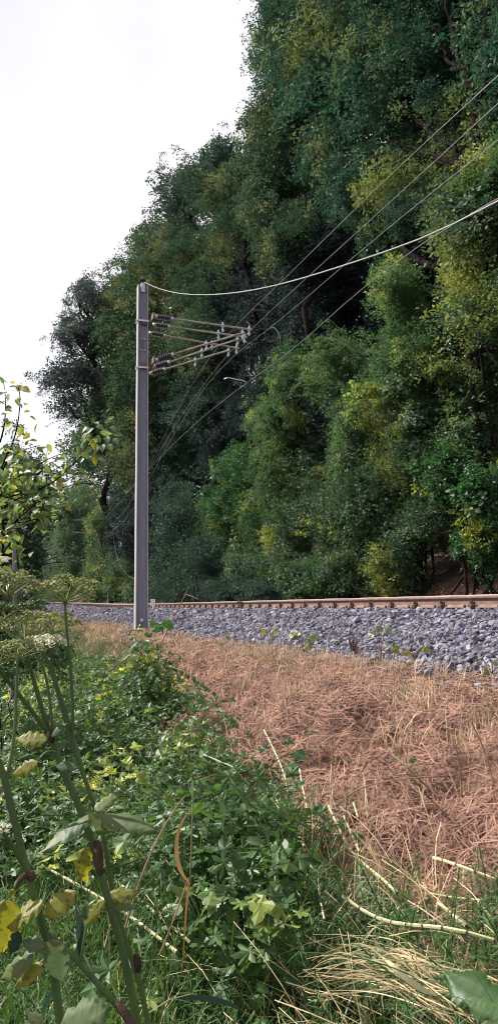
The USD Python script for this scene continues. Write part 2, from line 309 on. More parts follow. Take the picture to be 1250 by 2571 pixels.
def bough(rng, n=240, size=.12, leaf=None, flat=.55, drop=.2):
    """a leafy bough of radius about 1 round the origin, facing +z: leaves along twigs"""
    tv, tf = leaf or leaf_far(); k = 12
    d = rng.normal(size=(k, 3)); d[:, 2] = np.abs(d[:, 2]) * .8 - .12; d /= np.linalg.norm(d, axis=1, keepdims=True)
    which = rng.integers(0, k, n); t = rng.uniform(.15, 1, n) ** .7 * rng.uniform(.7, 1.1, k)[which]
    pos = d[which] * t[:, None] + rng.normal(0, .11, (n, 3)); pos[:, 2] -= drop * t ** 2
    z = np.array([0, 0, 1.0]) * flat + rng.normal(0, .5, (n, 3)); x = d[which] + rng.normal(0, .6, (n, 3)) - [0, 0, .3]
    return bake(tv, tf, pos, frames(z, x), size * rng.uniform(.65, 1.3, n))

# ---------------------------------------------------------------- ground (one sheet), ballast
def grid_mesh(ss, nn, zf):
    S, N = np.meshgrid(ss, nn, indexing='ij'); v = W(S, N, 0 * S).reshape(-1, 3); v[:, 2] = zf(v[:, 0], v[:, 1])
    a, b = len(ss), len(nn); i, j = np.meshgrid(np.arange(a - 1), np.arange(b - 1), indexing='ij'); q = (i * b + j).ravel()
    return v, np.vstack([np.stack([q, q + b, q + b + 1], 1), np.stack([q, q + b + 1, q + 1], 1)])
ss = np.r_[np.linspace(-1500, -40, 12), np.arange(-38, -4, 2.0), np.arange(-4, 26, .16), np.arange(26, 60, .8), np.arange(60, 160, 4), np.geomspace(164, 3500, 16)]
nn = np.r_[-np.geomspace(2500, 14, 14), np.arange(-12, -1, .6), np.arange(-1, 3.6, .1), np.arange(3.6, 8.4, .6), np.arange(8.4, 12, .2), np.arange(12, 60, 3), np.geomspace(62, 2500, 12)]
gv, gf = grid_mesh(ss, nn, ground_z)
solo('ground', (gv, gf[:, [0, 2, 1]]), soil, kind='structure', label='earth bank sloping up from the camera to the railway, rising again under the trees', smooth=True)

BN = np.array([3.42, 3.75, 4.1, 4.45, 4.68, 5.0, 5.97, 6.9, 7.26, 7.6, 8.1, 8.45])
BZ = np.array([-.56, -.41, -.27, -.13, -.055, -.045, -.05, -.045, -.055, -.2, -.44, -.56])
def ballast_z(x, y):
    s, n = sn(x, y); p = np.stack([x, y, 0 * x], -1)
    return np.interp(n, BN, BZ) + grade(s) + E + (meshkit.fbm(p * 2.2, 2, 9) - .5) * .07 * ((n < 4.6) | (n > 7.3))
ballast = UsdGeom.Xform.Define(stage, '/World/ballast'); ballast.base = np.zeros(3)
data(ballast.GetPrim(), kind='structure', label='bed of grey crushed stone under the track')
sb = np.r_[np.arange(-30, 40, .5), np.arange(40, 200, 3)]
bv, bf = grid_mesh(sb, np.unique(np.r_[np.arange(3.42, 4.7, .12), BN]), ballast_z)
part(ballast, 'bed', (bv, bf[:, [0, 2, 1]]), ballast_base)
def stone(rng):
    p = rng.normal(size=(13, 3)); p /= np.linalg.norm(p, axis=1, keepdims=True); p *= rng.uniform(.75, 1.05, (13, 1)); p *= np.array([1, rng.uniform(.6, .9), rng.uniform(.45, .75)])
    h = trimesh.convex.convex_hull(p); return np.array(h.vertices), np.array(h.faces)
rs = np.random.default_rng(21); protos = [stone(rs) for _ in range(14)]
def spread(s0, s1, n0, n1, dens):
    k = int((s1 - s0) * (n1 - n0) * dens); return rs.uniform(s0, s1, k), rs.uniform(n0, n1, k)
zones = [(-2, 12, 3.15, 4.9, 1150, .036), (12, 24, 3.2, 4.9, 720, .040), (24, 45, 3.2, 4.9, 300, .046), (45, 100, 3.3, 4.9, 70, .075), (-2, 25, 4.9, 7.3, 120, .04), (2, 45, 7.2, 8.3, 120, .045)]
S_, N_, R_ = [], [], []
for a, b, c, d, den, r in zones:
    s, n = spread(a, b, c, d, den); keep = rs.random(len(s)) < np.clip((n - 3.25) / .45, .06, 1); s, n = s[keep], n[keep]
    S_.append(s); N_.append(n); R_.append(r * .9 * rs.lognormal(0, .32, len(s)))
S_, N_, R_ = map(np.concatenate, (S_, N_, R_))
pos = W(S_, N_, 0 * S_); pos[:, 2] = np.maximum(ballast_z(pos[:, 0], pos[:, 1]), ground_z(pos[:, 0], pos[:, 1])) + R_ * rs.uniform(-.1, .55, len(R_)) * np.where((N_ > 4.75) & (N_ < 7.25), .2, 1)
# keep the stones from covering the rails
near_rail = (np.abs(N_ - 5.22) < .16) | (np.abs(N_ - 6.73) < .16); ok = ~near_rail
pos, S_, N_, R_ = pos[ok], S_[ok], N_[ok], R_[ok]
Rm = Rot.random(len(pos), random_state=5).as_matrix(); tilt = rs.random(len(pos)) < .75
Rm[tilt] = frames(rs.normal(0, .35, (tilt.sum(), 3)) + [-.3, -.1, 1], rng=rs)
idx = rs.integers(0, len(protos), len(pos))
px, py, fw = proj(pos); seen = (px > -20) & (px < 1270) & (N_ < 4.6)
order = np.argsort(np.where(seen, -R_ / fw, 1)); top = order[:300]; rest = order[300:]
for k in top:
    v, f = protos[idx[k]]; part(ballast, 'stone', ((v * R_[k]) @ Rm[k].T + pos[k], f), stone_m)
instancer(ballast, 'loose_stones', [(p, stone_m) for p in protos], pos[rest], Rm[rest], R_[rest], idx[rest], kind='stuff')

# ---------------------------------------------------------------- rails, sleepers
RZ = E + .144
prof = [(-.0625, 0), (.0625, 0), (.0625, .011), (.018, .026), (.0075, .040), (.0075, .100), (.030, .112), (.0335, .118), (.0335, .141), (.026, .149), (-.026, .149), (-.0335, .141), (-.0335, .118), (-.030, .112), (-.0075, .100), (-.0075, .040), (-.018, .026), (-.0625, .011)]
def rail(n0, label):
    t = thing('rail', label, 'rail', W(-25, n0, RZ - .149), group='rails of the single track')
    s = np.r_[np.arange(-25, 40, 1.0), np.arange(40, 230, 4.0)]
    def sweep(pr, closed):
        k = len(pr); v = np.concatenate([W(s, n0 + a, RZ - .149 + b + grade(s))[:, None] for a, b in pr], 1).reshape(-1, 3)
        i, j = np.meshgrid(np.arange(len(s) - 1), np.arange(k if closed else k - 1), indexing='ij')
        q = np.stack([i * k + j, i * k + (j + 1) % k, (i + 1) * k + (j + 1) % k, (i + 1) * k + j], -1).reshape(-1, 4)
        return v, np.vstack([q[:, [0, 1, 2]], q[:, [0, 2, 3]]])
    part(t, 'rail_body', sweep(prof, True), rust)
    part(t, 'running_surface', sweep([(-.0345, .136), (-.0275, .1495), (-.0255, .1515), (.0255, .1515), (.0275, .1495), (.0345, .136)], False), rail_top)
rail(5.22, 'near rusty steel rail on the ballast, facing the camera')
rail(6.73, 'far rusty steel rail, mostly behind the near one')
_sleep = None; SLEEPN = 0
for k in range(-9, 128):
    s = 7.79 + k * .65
    pz = float(E - .155 + grade(s)); loc = W(s, 5.975, pz)
    lab = 'dark sleeper under the two rails, its clips beside the rail foot'
    if _sleep is None:
        t = thing('sleeper', lab, 'sleeper', loc, group='sleepers along the track'); _sleep = t
        Mt = np.array([[NX[0], TX[0], 0], [NX[1], TX[1], 0], [0, 0, 1.0]])
        part(t, 'beam', box(loc + [0, 0, .06], (2.3, .24, .15), Mt, .015), wood)
        for nr in (-.755, .755):
            part(t, 'base_plate', box(loc + Mt @ [nr, 0, .141], (.34, .16, .014), Mt), rust_dark)
            for sd in (-1, 1):
                o = Mt @ [nr + sd * .078, 0, 0]
                m = join([box(loc + o + [0, 0, .172], (.05, .085, .05), Mt, .008), box(loc + Mt @ [nr + sd * .052, 0, .20], (.045, .05, .05), Mt, .008), tube([loc + o + [0, 0, .19], loc + o + [0, 0, .245]], .019, 6),
                          tube([loc + Mt @ [nr + sd * .13, .05, .145], loc + Mt @ [nr + sd * .13, .05, .185]], .017, 6)])
                part(t, 'rail_clip', m, rust_dark)
    else:
        x = UsdGeom.Xform.Define(stage, path_for('sleeper')); x.GetPrim().GetReferences().AddInternalReference(_sleep.GetPath())
        x.GetPrim().SetInstanceable(True)
        UsdGeom.XformCommonAPI(x).SetTranslate(tuple(map(float, loc)))

# ---------------------------------------------------------------- the near mast with its cantilevers
MS, MN = 18.9, 3.22
mb = W(MS, MN, E - .56); 
top_p = P(358, 718, mb[1]); HT = top_p[2] - mb[2]
mast = thing('overhead_line_mast', 'tall grey steel H-section mast at the near edge of the ballast, bracket arms reaching right', 'mast', mb)
lean = np.array([top_p[0] - mb[0], 0, 0]) / HT        # it leans a touch
lean[0] = np.clip(lean[0], -.03, .03)
Mt = np.array([[NX[0], TX[0], 0], [NX[1], TX[1], 0], [0, 0, 1.0]])     # columns: across the track, along it, up
def mastpt(a, b, z): return mb + Mt @ np.array([a, b, 0]) + lean * z + np.array([0, 0, z])
def mpost(a0, a1, b0, b1, taper=.82):
    """a bar of the mast: from a0..a1 across, b0..b1 along, narrowing a little to the top"""
    zz = np.linspace(0, HT, 14); vs = []
    for z in zz:
        k = 1 - (1 - taper) * z / HT
        for a, b in ((a0, b0), (a1, b0), (a1, b1), (a0, b1)): vs.append(mastpt(a * k, b, z))
    q = []
    for i in range(13):
        for j in range(4): q.append([4 * i + j, 4 * i + (j + 1) % 4, 4 * i + 4 + (j + 1) % 4, 4 * i + 4 + j])
    q += [[3, 2, 1, 0], [52, 53, 54, 55]]
    return np.array(vs), np.vstack([np.array(q)[:, [0, 1, 2]], np.array(q)[:, [0, 2, 3]]])
hw = .157
part(mast, 'web', mpost(-hw + .022, hw - .022, -.03, .03), mast_m)
part(mast, 'flange', mpost(-hw, -hw + .0215, -.115, .115), mast_edge); part(mast, 'flange', mpost(hw - .0215, hw, -.115, .115), mast_edge)
def zat(py): return P(358, py, mb[1])[2] - mb[2]
for py in (808, 925):
    z = zat(py); k = 1 - .18 * z / HT; w = hw * k + .006
    part(mast, 'clamp_band', join([box(mastpt(0, sd * .122, z), (2 * w + .03, .012, .045), Mt) for sd in (-1, 1)] + [box(mastpt(sd * (w + .003), 0, z), (.012, .256, .045), Mt) for sd in (-1, 1)] +
         [tube([mastpt(-w - .05, -.09, z), mastpt(-w + .0, -.09, z)], .018, 6)]), galv)
for py in (852, 880):
    z = zat(py); part(mast, 'bolt', join([tube([mastpt(a, -.031, z), mastpt(a, -.075, z)], .018, 6) for a in (-.045, .045)]), galv)
part(mast, 'slot_plate', box(mastpt(0, -.034, zat(867)), (.055, .01, .19), Mt, .002), insul)
part(mast, 'earth_cable', tube(spline([mastpt(0, -.05, .25), mastpt(.03, -.10, .2), mastpt(.07, -.13, .02), mastpt(.12, -.16, -.02)], 10), .012, 6), wire_m)
part(mast, 'cable_boss', tube([mastpt(0, -.03, .26), mastpt(0, -.09, .26)], .045, 10), galv)
part(mast, 'foot_cap', trimesh.Trimesh(*box(mastpt(-.02, -.2, .03), (.22, .14, .09), Mt, .03)), yellow_p)
part(mast, 'footing', box(mastpt(0, 0, -.05), (.8, .7, .16), Mt, .02), ballast_base)
def insulator(p0, p1, r=.075, sheds=7, caps=.16):
    """ribbed insulator between two points: (body, end caps)"""
    p0, p1 = np.asarray(p0), np.asarray(p1); L = np.linalg.norm(p1 - p0); t = np.linspace(caps, 1 - caps, sheds * 4 + 1); rad = np.where(np.arange(len(t)) % 4 == 1, r, np.where(np.arange(len(t)) % 4 == 2, r * .93, r * .48))
    body = tube(p0 + (p1 - p0) * t[:, None], rad, 14)
    capm = join([tube([p0 + (p1 - p0) * a for a in (0, .04, .1, caps + .01)], [.028, .05, .052, .044], 10), tube([p0 + (p1 - p0) * a for a in (1 - caps - .01, .9, .96, 1)], [.044, .052, .05, .03], 10)])
    return body, capm
# pin insulator on the mast head
hd = mastpt(0, 0, HT)
part(mast, 'head_pin', join([box(mastpt(0, -.02, HT - .06), (.10, .14, .25), Mt, .01), tube([hd, hd + [0, 0, .1]], .03, 8)]), galv)
zz = np.linspace(0, .17, 13); rr = np.array([.05, .075, .05, .05, .085, .055, .05, .085, .05, .05, .06, .04, .03])
part(mast, 'head_insulator', tube(hd + np.array([0, 0, 1.0]) * (.05 + zz)[:, None], rr, 14), insul, smooth=40)
# cantilevers: upper row and lower row of three, along the track
UP = [((387, 793), (437, 800), (632, 827)), ((383, 814), (428, 820), (620, 846)), ((374, 835), (417, 843), (600, 874))]
LO = [((388, 905), (437, 888), (614, 834)), ((383, 921), (427, 908), (601, 850)), ((375, 938), (416, 926), (578, 878))]
offs = [-.45, .10, .65]
def onplane(px, py, b):
    """point of the ray on the upright plane across the track at MS + b"""
    d = ray(px, py); k = d[0] * TX[0] + d[1] * TX[1]; return EYE + d * ((MS + b) / k)
for row, nm in ((UP, 'upper_bracket'), (LO, 'lower_bracket')):
    a = onplane(*row[0][0], offs[0]) - Mt @ [.06, 0, 0]; c = onplane(*row[2][0], offs[2]) - Mt @ [.06, 0, 0]
    part(mast, 'bracket', join([box((a + c) / 2, (.05, 1.35, .16), Mt, .008), box((a + c) / 2 - Mt @ [.12, .1, 0], (.22, .12, .14), Mt, .008)]), rust)
    for k, (p0, p1, p2) in enumerate(row):
        A, B, C = (onplane(*p, offs[k]) for p in (p0, p1, p2))
        ar = part(mast, 'cantilever_tube', tube([B - (B - A) * .05, B + (C - B) * .5, C], [.026, .027, .025], 10), tube_rust, smooth=40)
        body, cap = insulator(A, B); part(ar, 'insulator', body, insul, smooth=35); part(ar, 'insulator_cap', cap, galv, smooth=35)
        for q in ((.62, .965) if nm == 'upper_bracket' else (.45, .97)):
            c0 = B + (C - B) * q; u = (C - B) / np.linalg.norm(C - B)
            part(ar, 'clamp', join([tube([c0 - u * .035, c0 + u * .035], .042, 8), tube([c0 + [0, 0, .09], c0 - [0, 0, .17]], .02, 6), tube([c0 - [0, 0, .12] - u * .03, c0 - [0, 0, .12] + u * .04], .024, 6)]), galv)
MASTC = [onplane(*UP[k][2], offs[k]) for k in range(3)]

# ---------------------------------------------------------------- wires
WN = 5.95
def wire(name, label, pts, r, mat, group=None, ext=12, extra=None, far=None):
    p = [np.asarray(q) for q in pts]
    if ext:
        d = p[0] - p[1]; p = [p[0] + d / np.linalg.norm(d) * ext] + p
    c = spline(p, 40); t = thing(name, label, 'wire', c[0], group=group)
    part(t, 'strand', tube(c, r, 6), mat); return t
far2 = [PN(291, 1302, 6.6), PN(288, 1309, 6.5), PN(275, 1312, 6.4)]
f3 = PN(232, 1333, 6.0)
wire('feeder_wire', 'thick pale wire running from the mast head up to the right', [PN(1250, 503, 3.9), PN(1090, 583, 3.75), PN(930, 643, 3.6), PN(720, 708, 3.42), PN(520, 739, 3.30), PN(430, 732, 3.25), P(360, 706, mb[1])], .008, wire_l, ext=5)
wA = wire('catenary_wire', 'topmost thin carrying wire crossing the trees to the upper right corner', [PN(1250, 188, WN), PN(920, 496, WN), PN(700, 712, WN), PN(570, 842, WN), PN(440, 1040, WN), PN(291, 1302, 6.2)], .0048, wire_m)
wB = wire('catenary_wire', 'second thin carrying wire from the top, just below the topmost one', [PN(1250, 258, WN), PN(920, 560, WN), PN(740, 724, WN), PN(612, 846, WN), PN(470, 1024, WN), PN(288, 1309, 6.2)], .0048, wire_m)
wC = wire('catenary_wire', 'third thin carrying wire from the top, passing behind the thick pale wire', [PN(1250, 350, WN), PN(920, 617, WN), PN(674, 825, WN), PN(594, 887, WN), PN(460, 1052, WN), PN(275, 1315, 6.2)], .0048, wire_m)
wD = wire('contact_wire', 'lowest thin contact wire, running below the bracket arms', [PN(1250, 496, WN), PN(960, 682, WN), PN(760, 855, WN), PN(615, 964, WN), PN(420, 1130, WN), PN(232, 1333, 5.9)], .0055, wire_m)
part(wD, 'steady_arm', tube(spline([PN(617, 962, WN), PN(616, 957, WN - .05), PN(590, 951, WN - .3), PN(575, 948, WN - .45), PN(563, 951, WN - .55)], 12), .014, 6), galv)
part(wA, 'jumper', tube(spline([PN(617, 807, WN), PN(625, 812, WN), PN(629, 822, WN), PN(630, 828, WN)], 10), .0045, 6), wire_m)
part(wB, 'jumper', tube(spline([PN(613, 846, WN), PN(616, 855, WN), PN(623, 861, WN), PN(630, 858, WN)], 10), .0045, 6), wire_m)
part(wC, 'jumper', tube(spline([PN(677, 824, WN), PN(689, 823, WN), PN(698, 834, WN), PN(703, 852, WN), PN(703, 860, WN)], 12), .0045, 6), wire_m)
part(wB, 'dropper', tube([PN(672, 778, WN), PN(668, 828, WN)], .004, 5), wire_m)
part(wC, 'dropper', tube([PN(503, 985, WN), PN(480, 1080, WN)], .004, 5), wire_m)
wire('drooping_cable', 'thin cable sagging from the lattice mast behind the grey mast', [PN(283, 1336, 6.8), PN(291, 1385, 6.9), PN(305, 1424, 7.0), PN(322, 1446, 7.1), PN(345, 1452, 7.2)], .005, wire_m, ext=0)

# ---------------------------------------------------------------- far masts
def lattice_mast(px0, n, ytop, half, mats, arms, label, ybase=1516):
    b = PN(px0, ybase, n); b[2] = ground_z(b[0], b[1]); tp = PN(px0, ytop, n); H = tp[2] - b[2]
    t = thing('lattice_mast', label, 'mast', b, group=None)
    for sd in (-1, 1):
        for q in (-1, 1):
            part(t, 'leg', tube([b + Mt @ [sd * half, q * half * .6, 0], b + Mt @ [sd * half * .75, q * half * .5, H]], .035 if half < .3 else .045, 4), mats[0 if sd < 0 else 1])
    br = []
    N = 11
    for k in range(N):
        z0, z1 = H * k / N, H * (k + 1) / N; sg = 1 if k % 2 else -1; h0, h1 = half * (1 - .25 * k / N), half * (1 - .25 * (k + 1) / N)
        for q in (-1, 1): br.append(tube([b + Mt @ [-sg * h0, q * half * .6, z0], b + Mt @ [sg * h1, q * half * .6, z1]], .02, 4))
    part(t, 'bracing', join(br), mats[1])
    for (y0, y1, x1) in arms:
        a = PN(px0, y0, n); d = ray(x1, y1); k = (n - .0); c = a + (PN(px0, y1, n) - a)
        # arms reach over the track: same s, smaller n
        s_, _ = sn(a[0], a[1]); dd = ray(x1, y1); kk = s_ / (dd[0] * TX[0] + dd[1] * TX[1]); c = EYE + dd * kk
        part(t, 'arm', tube([a, c], .035, 6), mats[0])
        body, cap = insulator(a + (c - a) * .04, a + (c - a) * .26, r=.09, sheds=5); part(t, 'insulator', body, white_p, smooth=35)
    return t
lattice_mast(276, 9.0, 1250, .19, (mastfar, mastochre), [(1300, 1300, 205), (1307, 1306, 185), (1345, 1336, 180), (1352, 1310, 215)], 'lattice mast with an ochre leg just left of the grey mast, arms reaching left')
lattice_mast(190, 9.6, 1362, .20, (mastfar, mastfar), [(1368, 1366, 140), (1400, 1372, 150)], 'grey far mast standing left of the lattice mast with the ochre leg', 1514)
lattice_mast(128, 10.0, 1404, .20, (mastfar, mastfar), [(1407, 1406, 82)], 'faint most distant mast at the left, seen against pale bushes', 1512)

# number post by the track
pn = PN(384, 1522, 4.85); t = thing('number_post', 'small white post with the number 5 beyond the foot of the grey mast', 'sign', pn - [0, 0, .12])
sp = PN(384, 1513, 4.85); part(t, 'post', box((pn + sp) / 2 - [0, 0, .08], (.04, .03, .32), None, .004), white_p)
part(t, 'plate', box(sp, (.15, .012, .20), None, .004), white_p)
tm = meshkit.text_mesh('5', .13, .004); tv = np.array(tm.vertices); tv = tv - [np.ptp(tv[:, 0]) / 2 + tv[:, 0].min(), .065, 0]
part(t, 'digit', (np.stack([tv[:, 0], -tv[:, 2], tv[:, 1]], 1) + sp + [0, -.008, 0], np.array(tm.faces)), blue_p)

# ---------------------------------------------------------------- trees and shrubs beyond the track
def branch_path(a, b, rng, wob=.08, n=7):
    L = np.linalg.norm(b - a); t = np.linspace(0, 1, n)[:, None]; p = a + (b - a) * t
    p[1:-1] += rng.normal(0, wob * L * .5, (n - 2, 3)); p[:, 2] += (np.sin(np.pi * t[:, 0]) * .10 * L); return p
BOUGH = {}
def clump(rng, spec, per):
    """a whole clump of foliage, radius about 1: many boughs round its outside, thinner inside"""
    d = rng.normal(size=(per, 3)); d[:, 2] += .2; d /= np.linalg.norm(d, axis=1, keepdims=True)
    rad = rng.uniform(.3, 1.0, per) ** .6; p = d * rad[:, None] * [1.05, 1.05, .85]; z = d * spec.get('out', .55) + [0, 0, .55] + rng.normal(0, .2, (per, 3)); R = frames(z, rng=rng)
    ms = []
    sp = {k: v for k, v in spec.items() if k != 'out'}
    for k in range(per):
        q = rng.uniform(.42, .72); v, f = bough(rng, **{**sp, 'size': sp['size'] * .57 / q})
        ms.append(((v * q) @ R[k].T + p[k], f))
    return join(ms)
BGH = {}
SPEC = dict(oak=dict(n=88, size=.21, flat=.55), small=dict(n=85, size=.20, flat=.6), spray=dict(n=80, size=.225, flat=.9, drop=.35), big=dict(n=60, size=.28, flat=.8, leaf=leaf_strip(lambda t: .36 * math.sin(math.pi * t ** .75) ** .85 + .004, 4, .22, .25), drop=.3), hang=dict(n=80, size=.22, flat=.3, drop=.7, out=.3), far=dict(n=70, size=.24, flat=.5))
def clumps(kind, mat):
    if kind not in BOUGH:
        r = np.random.default_rng(100 + len(BOUGH)); BOUGH[kind] = [clump(r, SPEC[kind], 10) for _ in range(4)]
        sp = {k: v for k, v in SPEC[kind].items() if k != 'out'}; BGH[kind] = [bough(r, **{**sp, 'drop': .45}) for _ in range(3)]
    return [(b, mat) for b in BOUGH[kind] + BGH[kind]]
def tree(name, label, category, ells, nrange, kind, mat, trunk_px, R, group=None, per=13, dens=1.0, bark_m=None, seed=0, limbs=10, out=.55, trunk_r=.22, layers=3.3, stems=1, core=True, plane=PN):
    """ells: ellipses (cx, cy, rx, ry) of the crown as it stands in the view; nrange: how near and far from the track it stands"""
    rng = np.random.default_rng(1000 + seed); C = []; R = R * .84
    n0, n1 = nrange
    for cx, cy, rx, ry, *fd in ells:
        dist = np.linalg.norm(plane(cx, cy, (n0 + n1) / 2) - EYE); Rp = R * F / dist
        k = max(4, int((fd[0] if fd else 1) * dens * layers * rx * ry / Rp ** 2 * 1.25)); 
        for _ in range(k):
            a, q = rng.uniform(0, 2 * np.pi), math.sqrt(rng.random()); sx, sy = cx + max(rx - Rp * 1.3, rx * .35) * q * math.cos(a), cy + max(ry - Rp * 1.3, ry * .35) * q * math.sin(a)
            bulge = (1 - q ** 2) ** .5           # the crown bulges to the front in its middle
            nn_ = n0 + (n1 - n0) * (1 - bulge * rng.uniform(.2, 1.0) ** .5) if rng.random() < .75 else rng.uniform(n0, n1)
            C.append(plane(sx, sy, nn_))
    C = np.array(C); Rc = R * rng.uniform(.55, 1.0, len(C)) * rng.choice([1, 1.5], len(C), p=[.7, .3])
    mid = C.mean(0)
    bp = plane(trunk_px[0], trunk_px[1], trunk_px[2]); base = np.array([bp[0], bp[1], float(ground_z(bp[0], bp[1])) - .1])
    t = thing(name, label, category, base, group=group)
    # trunk and limbs
    topz = np.percentile(C[:, 2], 75); tp = np.array([mid[0], mid[1], topz]); tp[:2] = base[:2] * .35 + mid[:2] * .65
    for q in range(stems):
        e = tp + (rng.normal(0, R * .9, 3) if q else 0); tr = branch_path(base + (rng.normal(0, .25, 3) * [1, 1, 0] if q else 0), e, rng, .05, 9); tr[:, 2] -= np.sin(np.pi * np.linspace(0, 1, 9)) * .1 * (e[2] - base[2])
        part(t, 'trunk', tube(tr, np.linspace(trunk_r, trunk_r * .25, 9) / (1 if stems == 1 else 1.7), 9), bark_m or bark, smooth=True)
    sel = rng.permutation(len(C))[:limbs]
    for k in sel:
        a = tr[np.clip(np.searchsorted(tr[:, 2], C[k][2] - R * 2.2), 2, 7)]; L = np.linalg.norm(C[k] - a)
        part(t, 'limb', tube(branch_path(a, C[k], rng, .12, 7), np.linspace(trunk_r * .42, trunk_r * .10, 7), 6), bark_m or bark, smooth=True)
    sc = np.stack([Rc * rng.uniform(.8, 1.45, len(C)), Rc * rng.uniform(.8, 1.45, len(C)), Rc * rng.uniform(.65, 1.3, len(C))], 1)
    # loose boughs between the clumps, so that the crowns run into one another
    k = 4 * len(C); w = rng.integers(0, len(C), k); d = rng.normal(size=(k, 3)); d /= np.linalg.norm(d, axis=1, keepdims=True)
    L2 = C[w] + d * (Rc[w] * rng.uniform(.8, 1.75, k))[:, None] * [1, 1, 1.15]; s2 = R * rng.uniform(.3, .62, k)
    allp = np.vstack([C, L2]); allR = np.concatenate([frames(np.array([0, 0, 1.0]) + rng.normal(0, .42, (len(C), 3)), rng=rng), frames(d * .6 + [0, 0, .7] + rng.normal(0, .2, (k, 3)), rng=rng)])
    alls = np.vstack([sc, np.stack([s2, s2, s2 * rng.uniform(.8, 1.5, k)], 1)]); idx = np.r_[rng.integers(0, 4, len(C)), rng.integers(4, 7, k)]
    instancer(t, 'crown', clumps(kind, mat), allp, allR, alls, idx, rng=rng)
    return t

oak1 = tree('oak_tree', 'tallest dark oak filling the upper right corner, its limbs showing between the leaves', 'tree', [(960, 120, 250, 260), (1180, 330, 260, 240, .45), (1350, 60, 260, 400), (1000, -200, 420, 200)], (8.6, 11.5), 'oak', L_oak, (1200, 1450, 11.0), .85, seed=1, limbs=26, trunk_r=.3, dens=.85)
for pp, r in [([(1195, 620), (1200, 440), (1186, 260), (1150, 140), (1140, -60)], .12), ([(1200, 430), (1090, 335), (1000, 270), (930, 230)], .075), ([(1190, 300), (1215, 180), (1225, 60), (1250, -60)], .07), ([(1195, 480), (1120, 400), (1060, 380), (960, 330)], .06), ([(1090, 680), (1000, 600), (930, 520), (850, 440), (780, 400)], .085), ([(1160, 180), (1105, 110), (1090, 40)], .05), ([(960, 560), (945, 480), (960, 380)], .045)]:
    part(oak1, 'limb', tube(spline([PN(x, y, 9.05) for x, y in pp], 14) + np.random.default_rng(3).normal(0, .04, (14, 3)), np.linspace(r, r * .4, 14), 8), bark, smooth=True)
tree('oak_tree', 'tall oak whose ragged left edge stands against the white sky', 'tree', [(760, 150, 165, 230), (700, 330, 110, 110), (790, -120, 220, 220), (830, 400, 130, 120)], (9.0, 11.5), 'oak', L_oak, (830, 1450, 11), .9, seed=2, limbs=16, trunk_r=.14)
tree('oak_tree', 'olive oak below the ragged tall one, upper middle of the wood edge', 'tree', [(660, 480, 130, 150), (580, 520, 80, 150), (720, 600, 130, 120)], (9.0, 11.5), 'oak', L_olive, (650, 1450, 11), .95, seed=3, limbs=8)
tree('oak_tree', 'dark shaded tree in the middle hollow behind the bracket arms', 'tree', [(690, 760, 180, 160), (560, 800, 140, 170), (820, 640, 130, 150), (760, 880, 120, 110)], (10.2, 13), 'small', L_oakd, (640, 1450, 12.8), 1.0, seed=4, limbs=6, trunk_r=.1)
tree('oak_tree', 'green oak in the upper right below the limbs, above the yellow bushes', 'tree', [(1000, 520, 200, 130), (1200, 560, 180, 130), (900, 470, 130, 120)], (8.6, 10.5), 'oak', L_oak, (1050, 1450, 10), .75, seed=5, limbs=10)
tree('beech_tree', 'blue-green tree whose small tuft breaks the skyline left of the ragged oak', 'tree', [(480, 470, 62, 85), (450, 510, 35, 90), (520, 470, 60, 100), (560, 400, 50, 70)], (9.5, 12), 'oak', L_shade, (500, 1450, 11), 1.3, seed=6)
tree('beech_tree', 'olive tree directly behind the top of the grey mast', 'tree', [(470, 690, 120, 170), (400, 640, 80, 110), (500, 860, 120, 120)], (9.0, 11.5), 'small', L_olive, (450, 1450, 11), 1.25, seed=7)
tree('beech_tree', 'tree with rounded olive crown just left of the mast head', 'tree', [(350, 700, 85, 140), (300, 790, 80, 130), (360, 880, 100, 140)], (7.5, 10), 'small', L_olive, (330, 1450, 9.5), 1.7, seed=8)
tree('oak_tree', 'dark oak at the left end of the wood, sky showing through its branches', 'tree', [(215, 745, 62, 75), (185, 840, 62, 75), (130, 960, 42, 52), (200, 950, 62, 75), (180, 1030, 62, 40)], (52, 64), 'oak', L_oakb, (300, 1450, 66), 1.35, seed=9, limbs=14, dens=.62, trunk_r=.4, plane=P)
tree('beech_tree', 'olive tree with long hanging foliage between the dark oak and the mast', 'tree', [(265, 960, 68, 220), (240, 1130, 70, 130), (315, 1080, 65, 180)], (7.0, 9), 'small', L_olive, (280, 1450, 8.6), 1.9, seed=10)
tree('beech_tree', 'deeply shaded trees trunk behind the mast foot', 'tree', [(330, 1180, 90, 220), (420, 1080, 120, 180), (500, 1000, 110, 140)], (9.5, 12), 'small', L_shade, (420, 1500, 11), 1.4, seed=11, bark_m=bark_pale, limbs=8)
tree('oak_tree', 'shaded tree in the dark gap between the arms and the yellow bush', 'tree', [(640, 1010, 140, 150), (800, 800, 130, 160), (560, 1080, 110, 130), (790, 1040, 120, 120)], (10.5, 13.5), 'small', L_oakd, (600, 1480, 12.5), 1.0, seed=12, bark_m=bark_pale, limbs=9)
# filler wood further up the slope
for k, (e, nr, lab) in enumerate([([(1000, 500, 400, 420)], (12.5, 16), 'wooded slope tree behind the right-hand oaks'), ([(700, 650, 250, 330)], (14, 18), 'wooded slope tree behind the middle hollow'), ([(430, 850, 190, 260)], (13, 17), 'wooded slope tree behind the mast head'), ([(1000, 1000, 400, 400)], (12, 15), 'wooded slope tree behind the right-hand bushes'), ([(520, 1250, 260, 260)], (12.5, 16), 'wooded slope tree behind the creeper bushes'), ([(1050, 0, 330, 330)], (13, 16), 'wooded slope tree behind the tallest oak')]):
    tree('slope_tree', lab, 'tree', e, nr, 'far', L_oakd, (e[0][0], 1450, nr[1]), 1.9, seed=40 + k, limbs=6, dens=.9, layers=2.0)
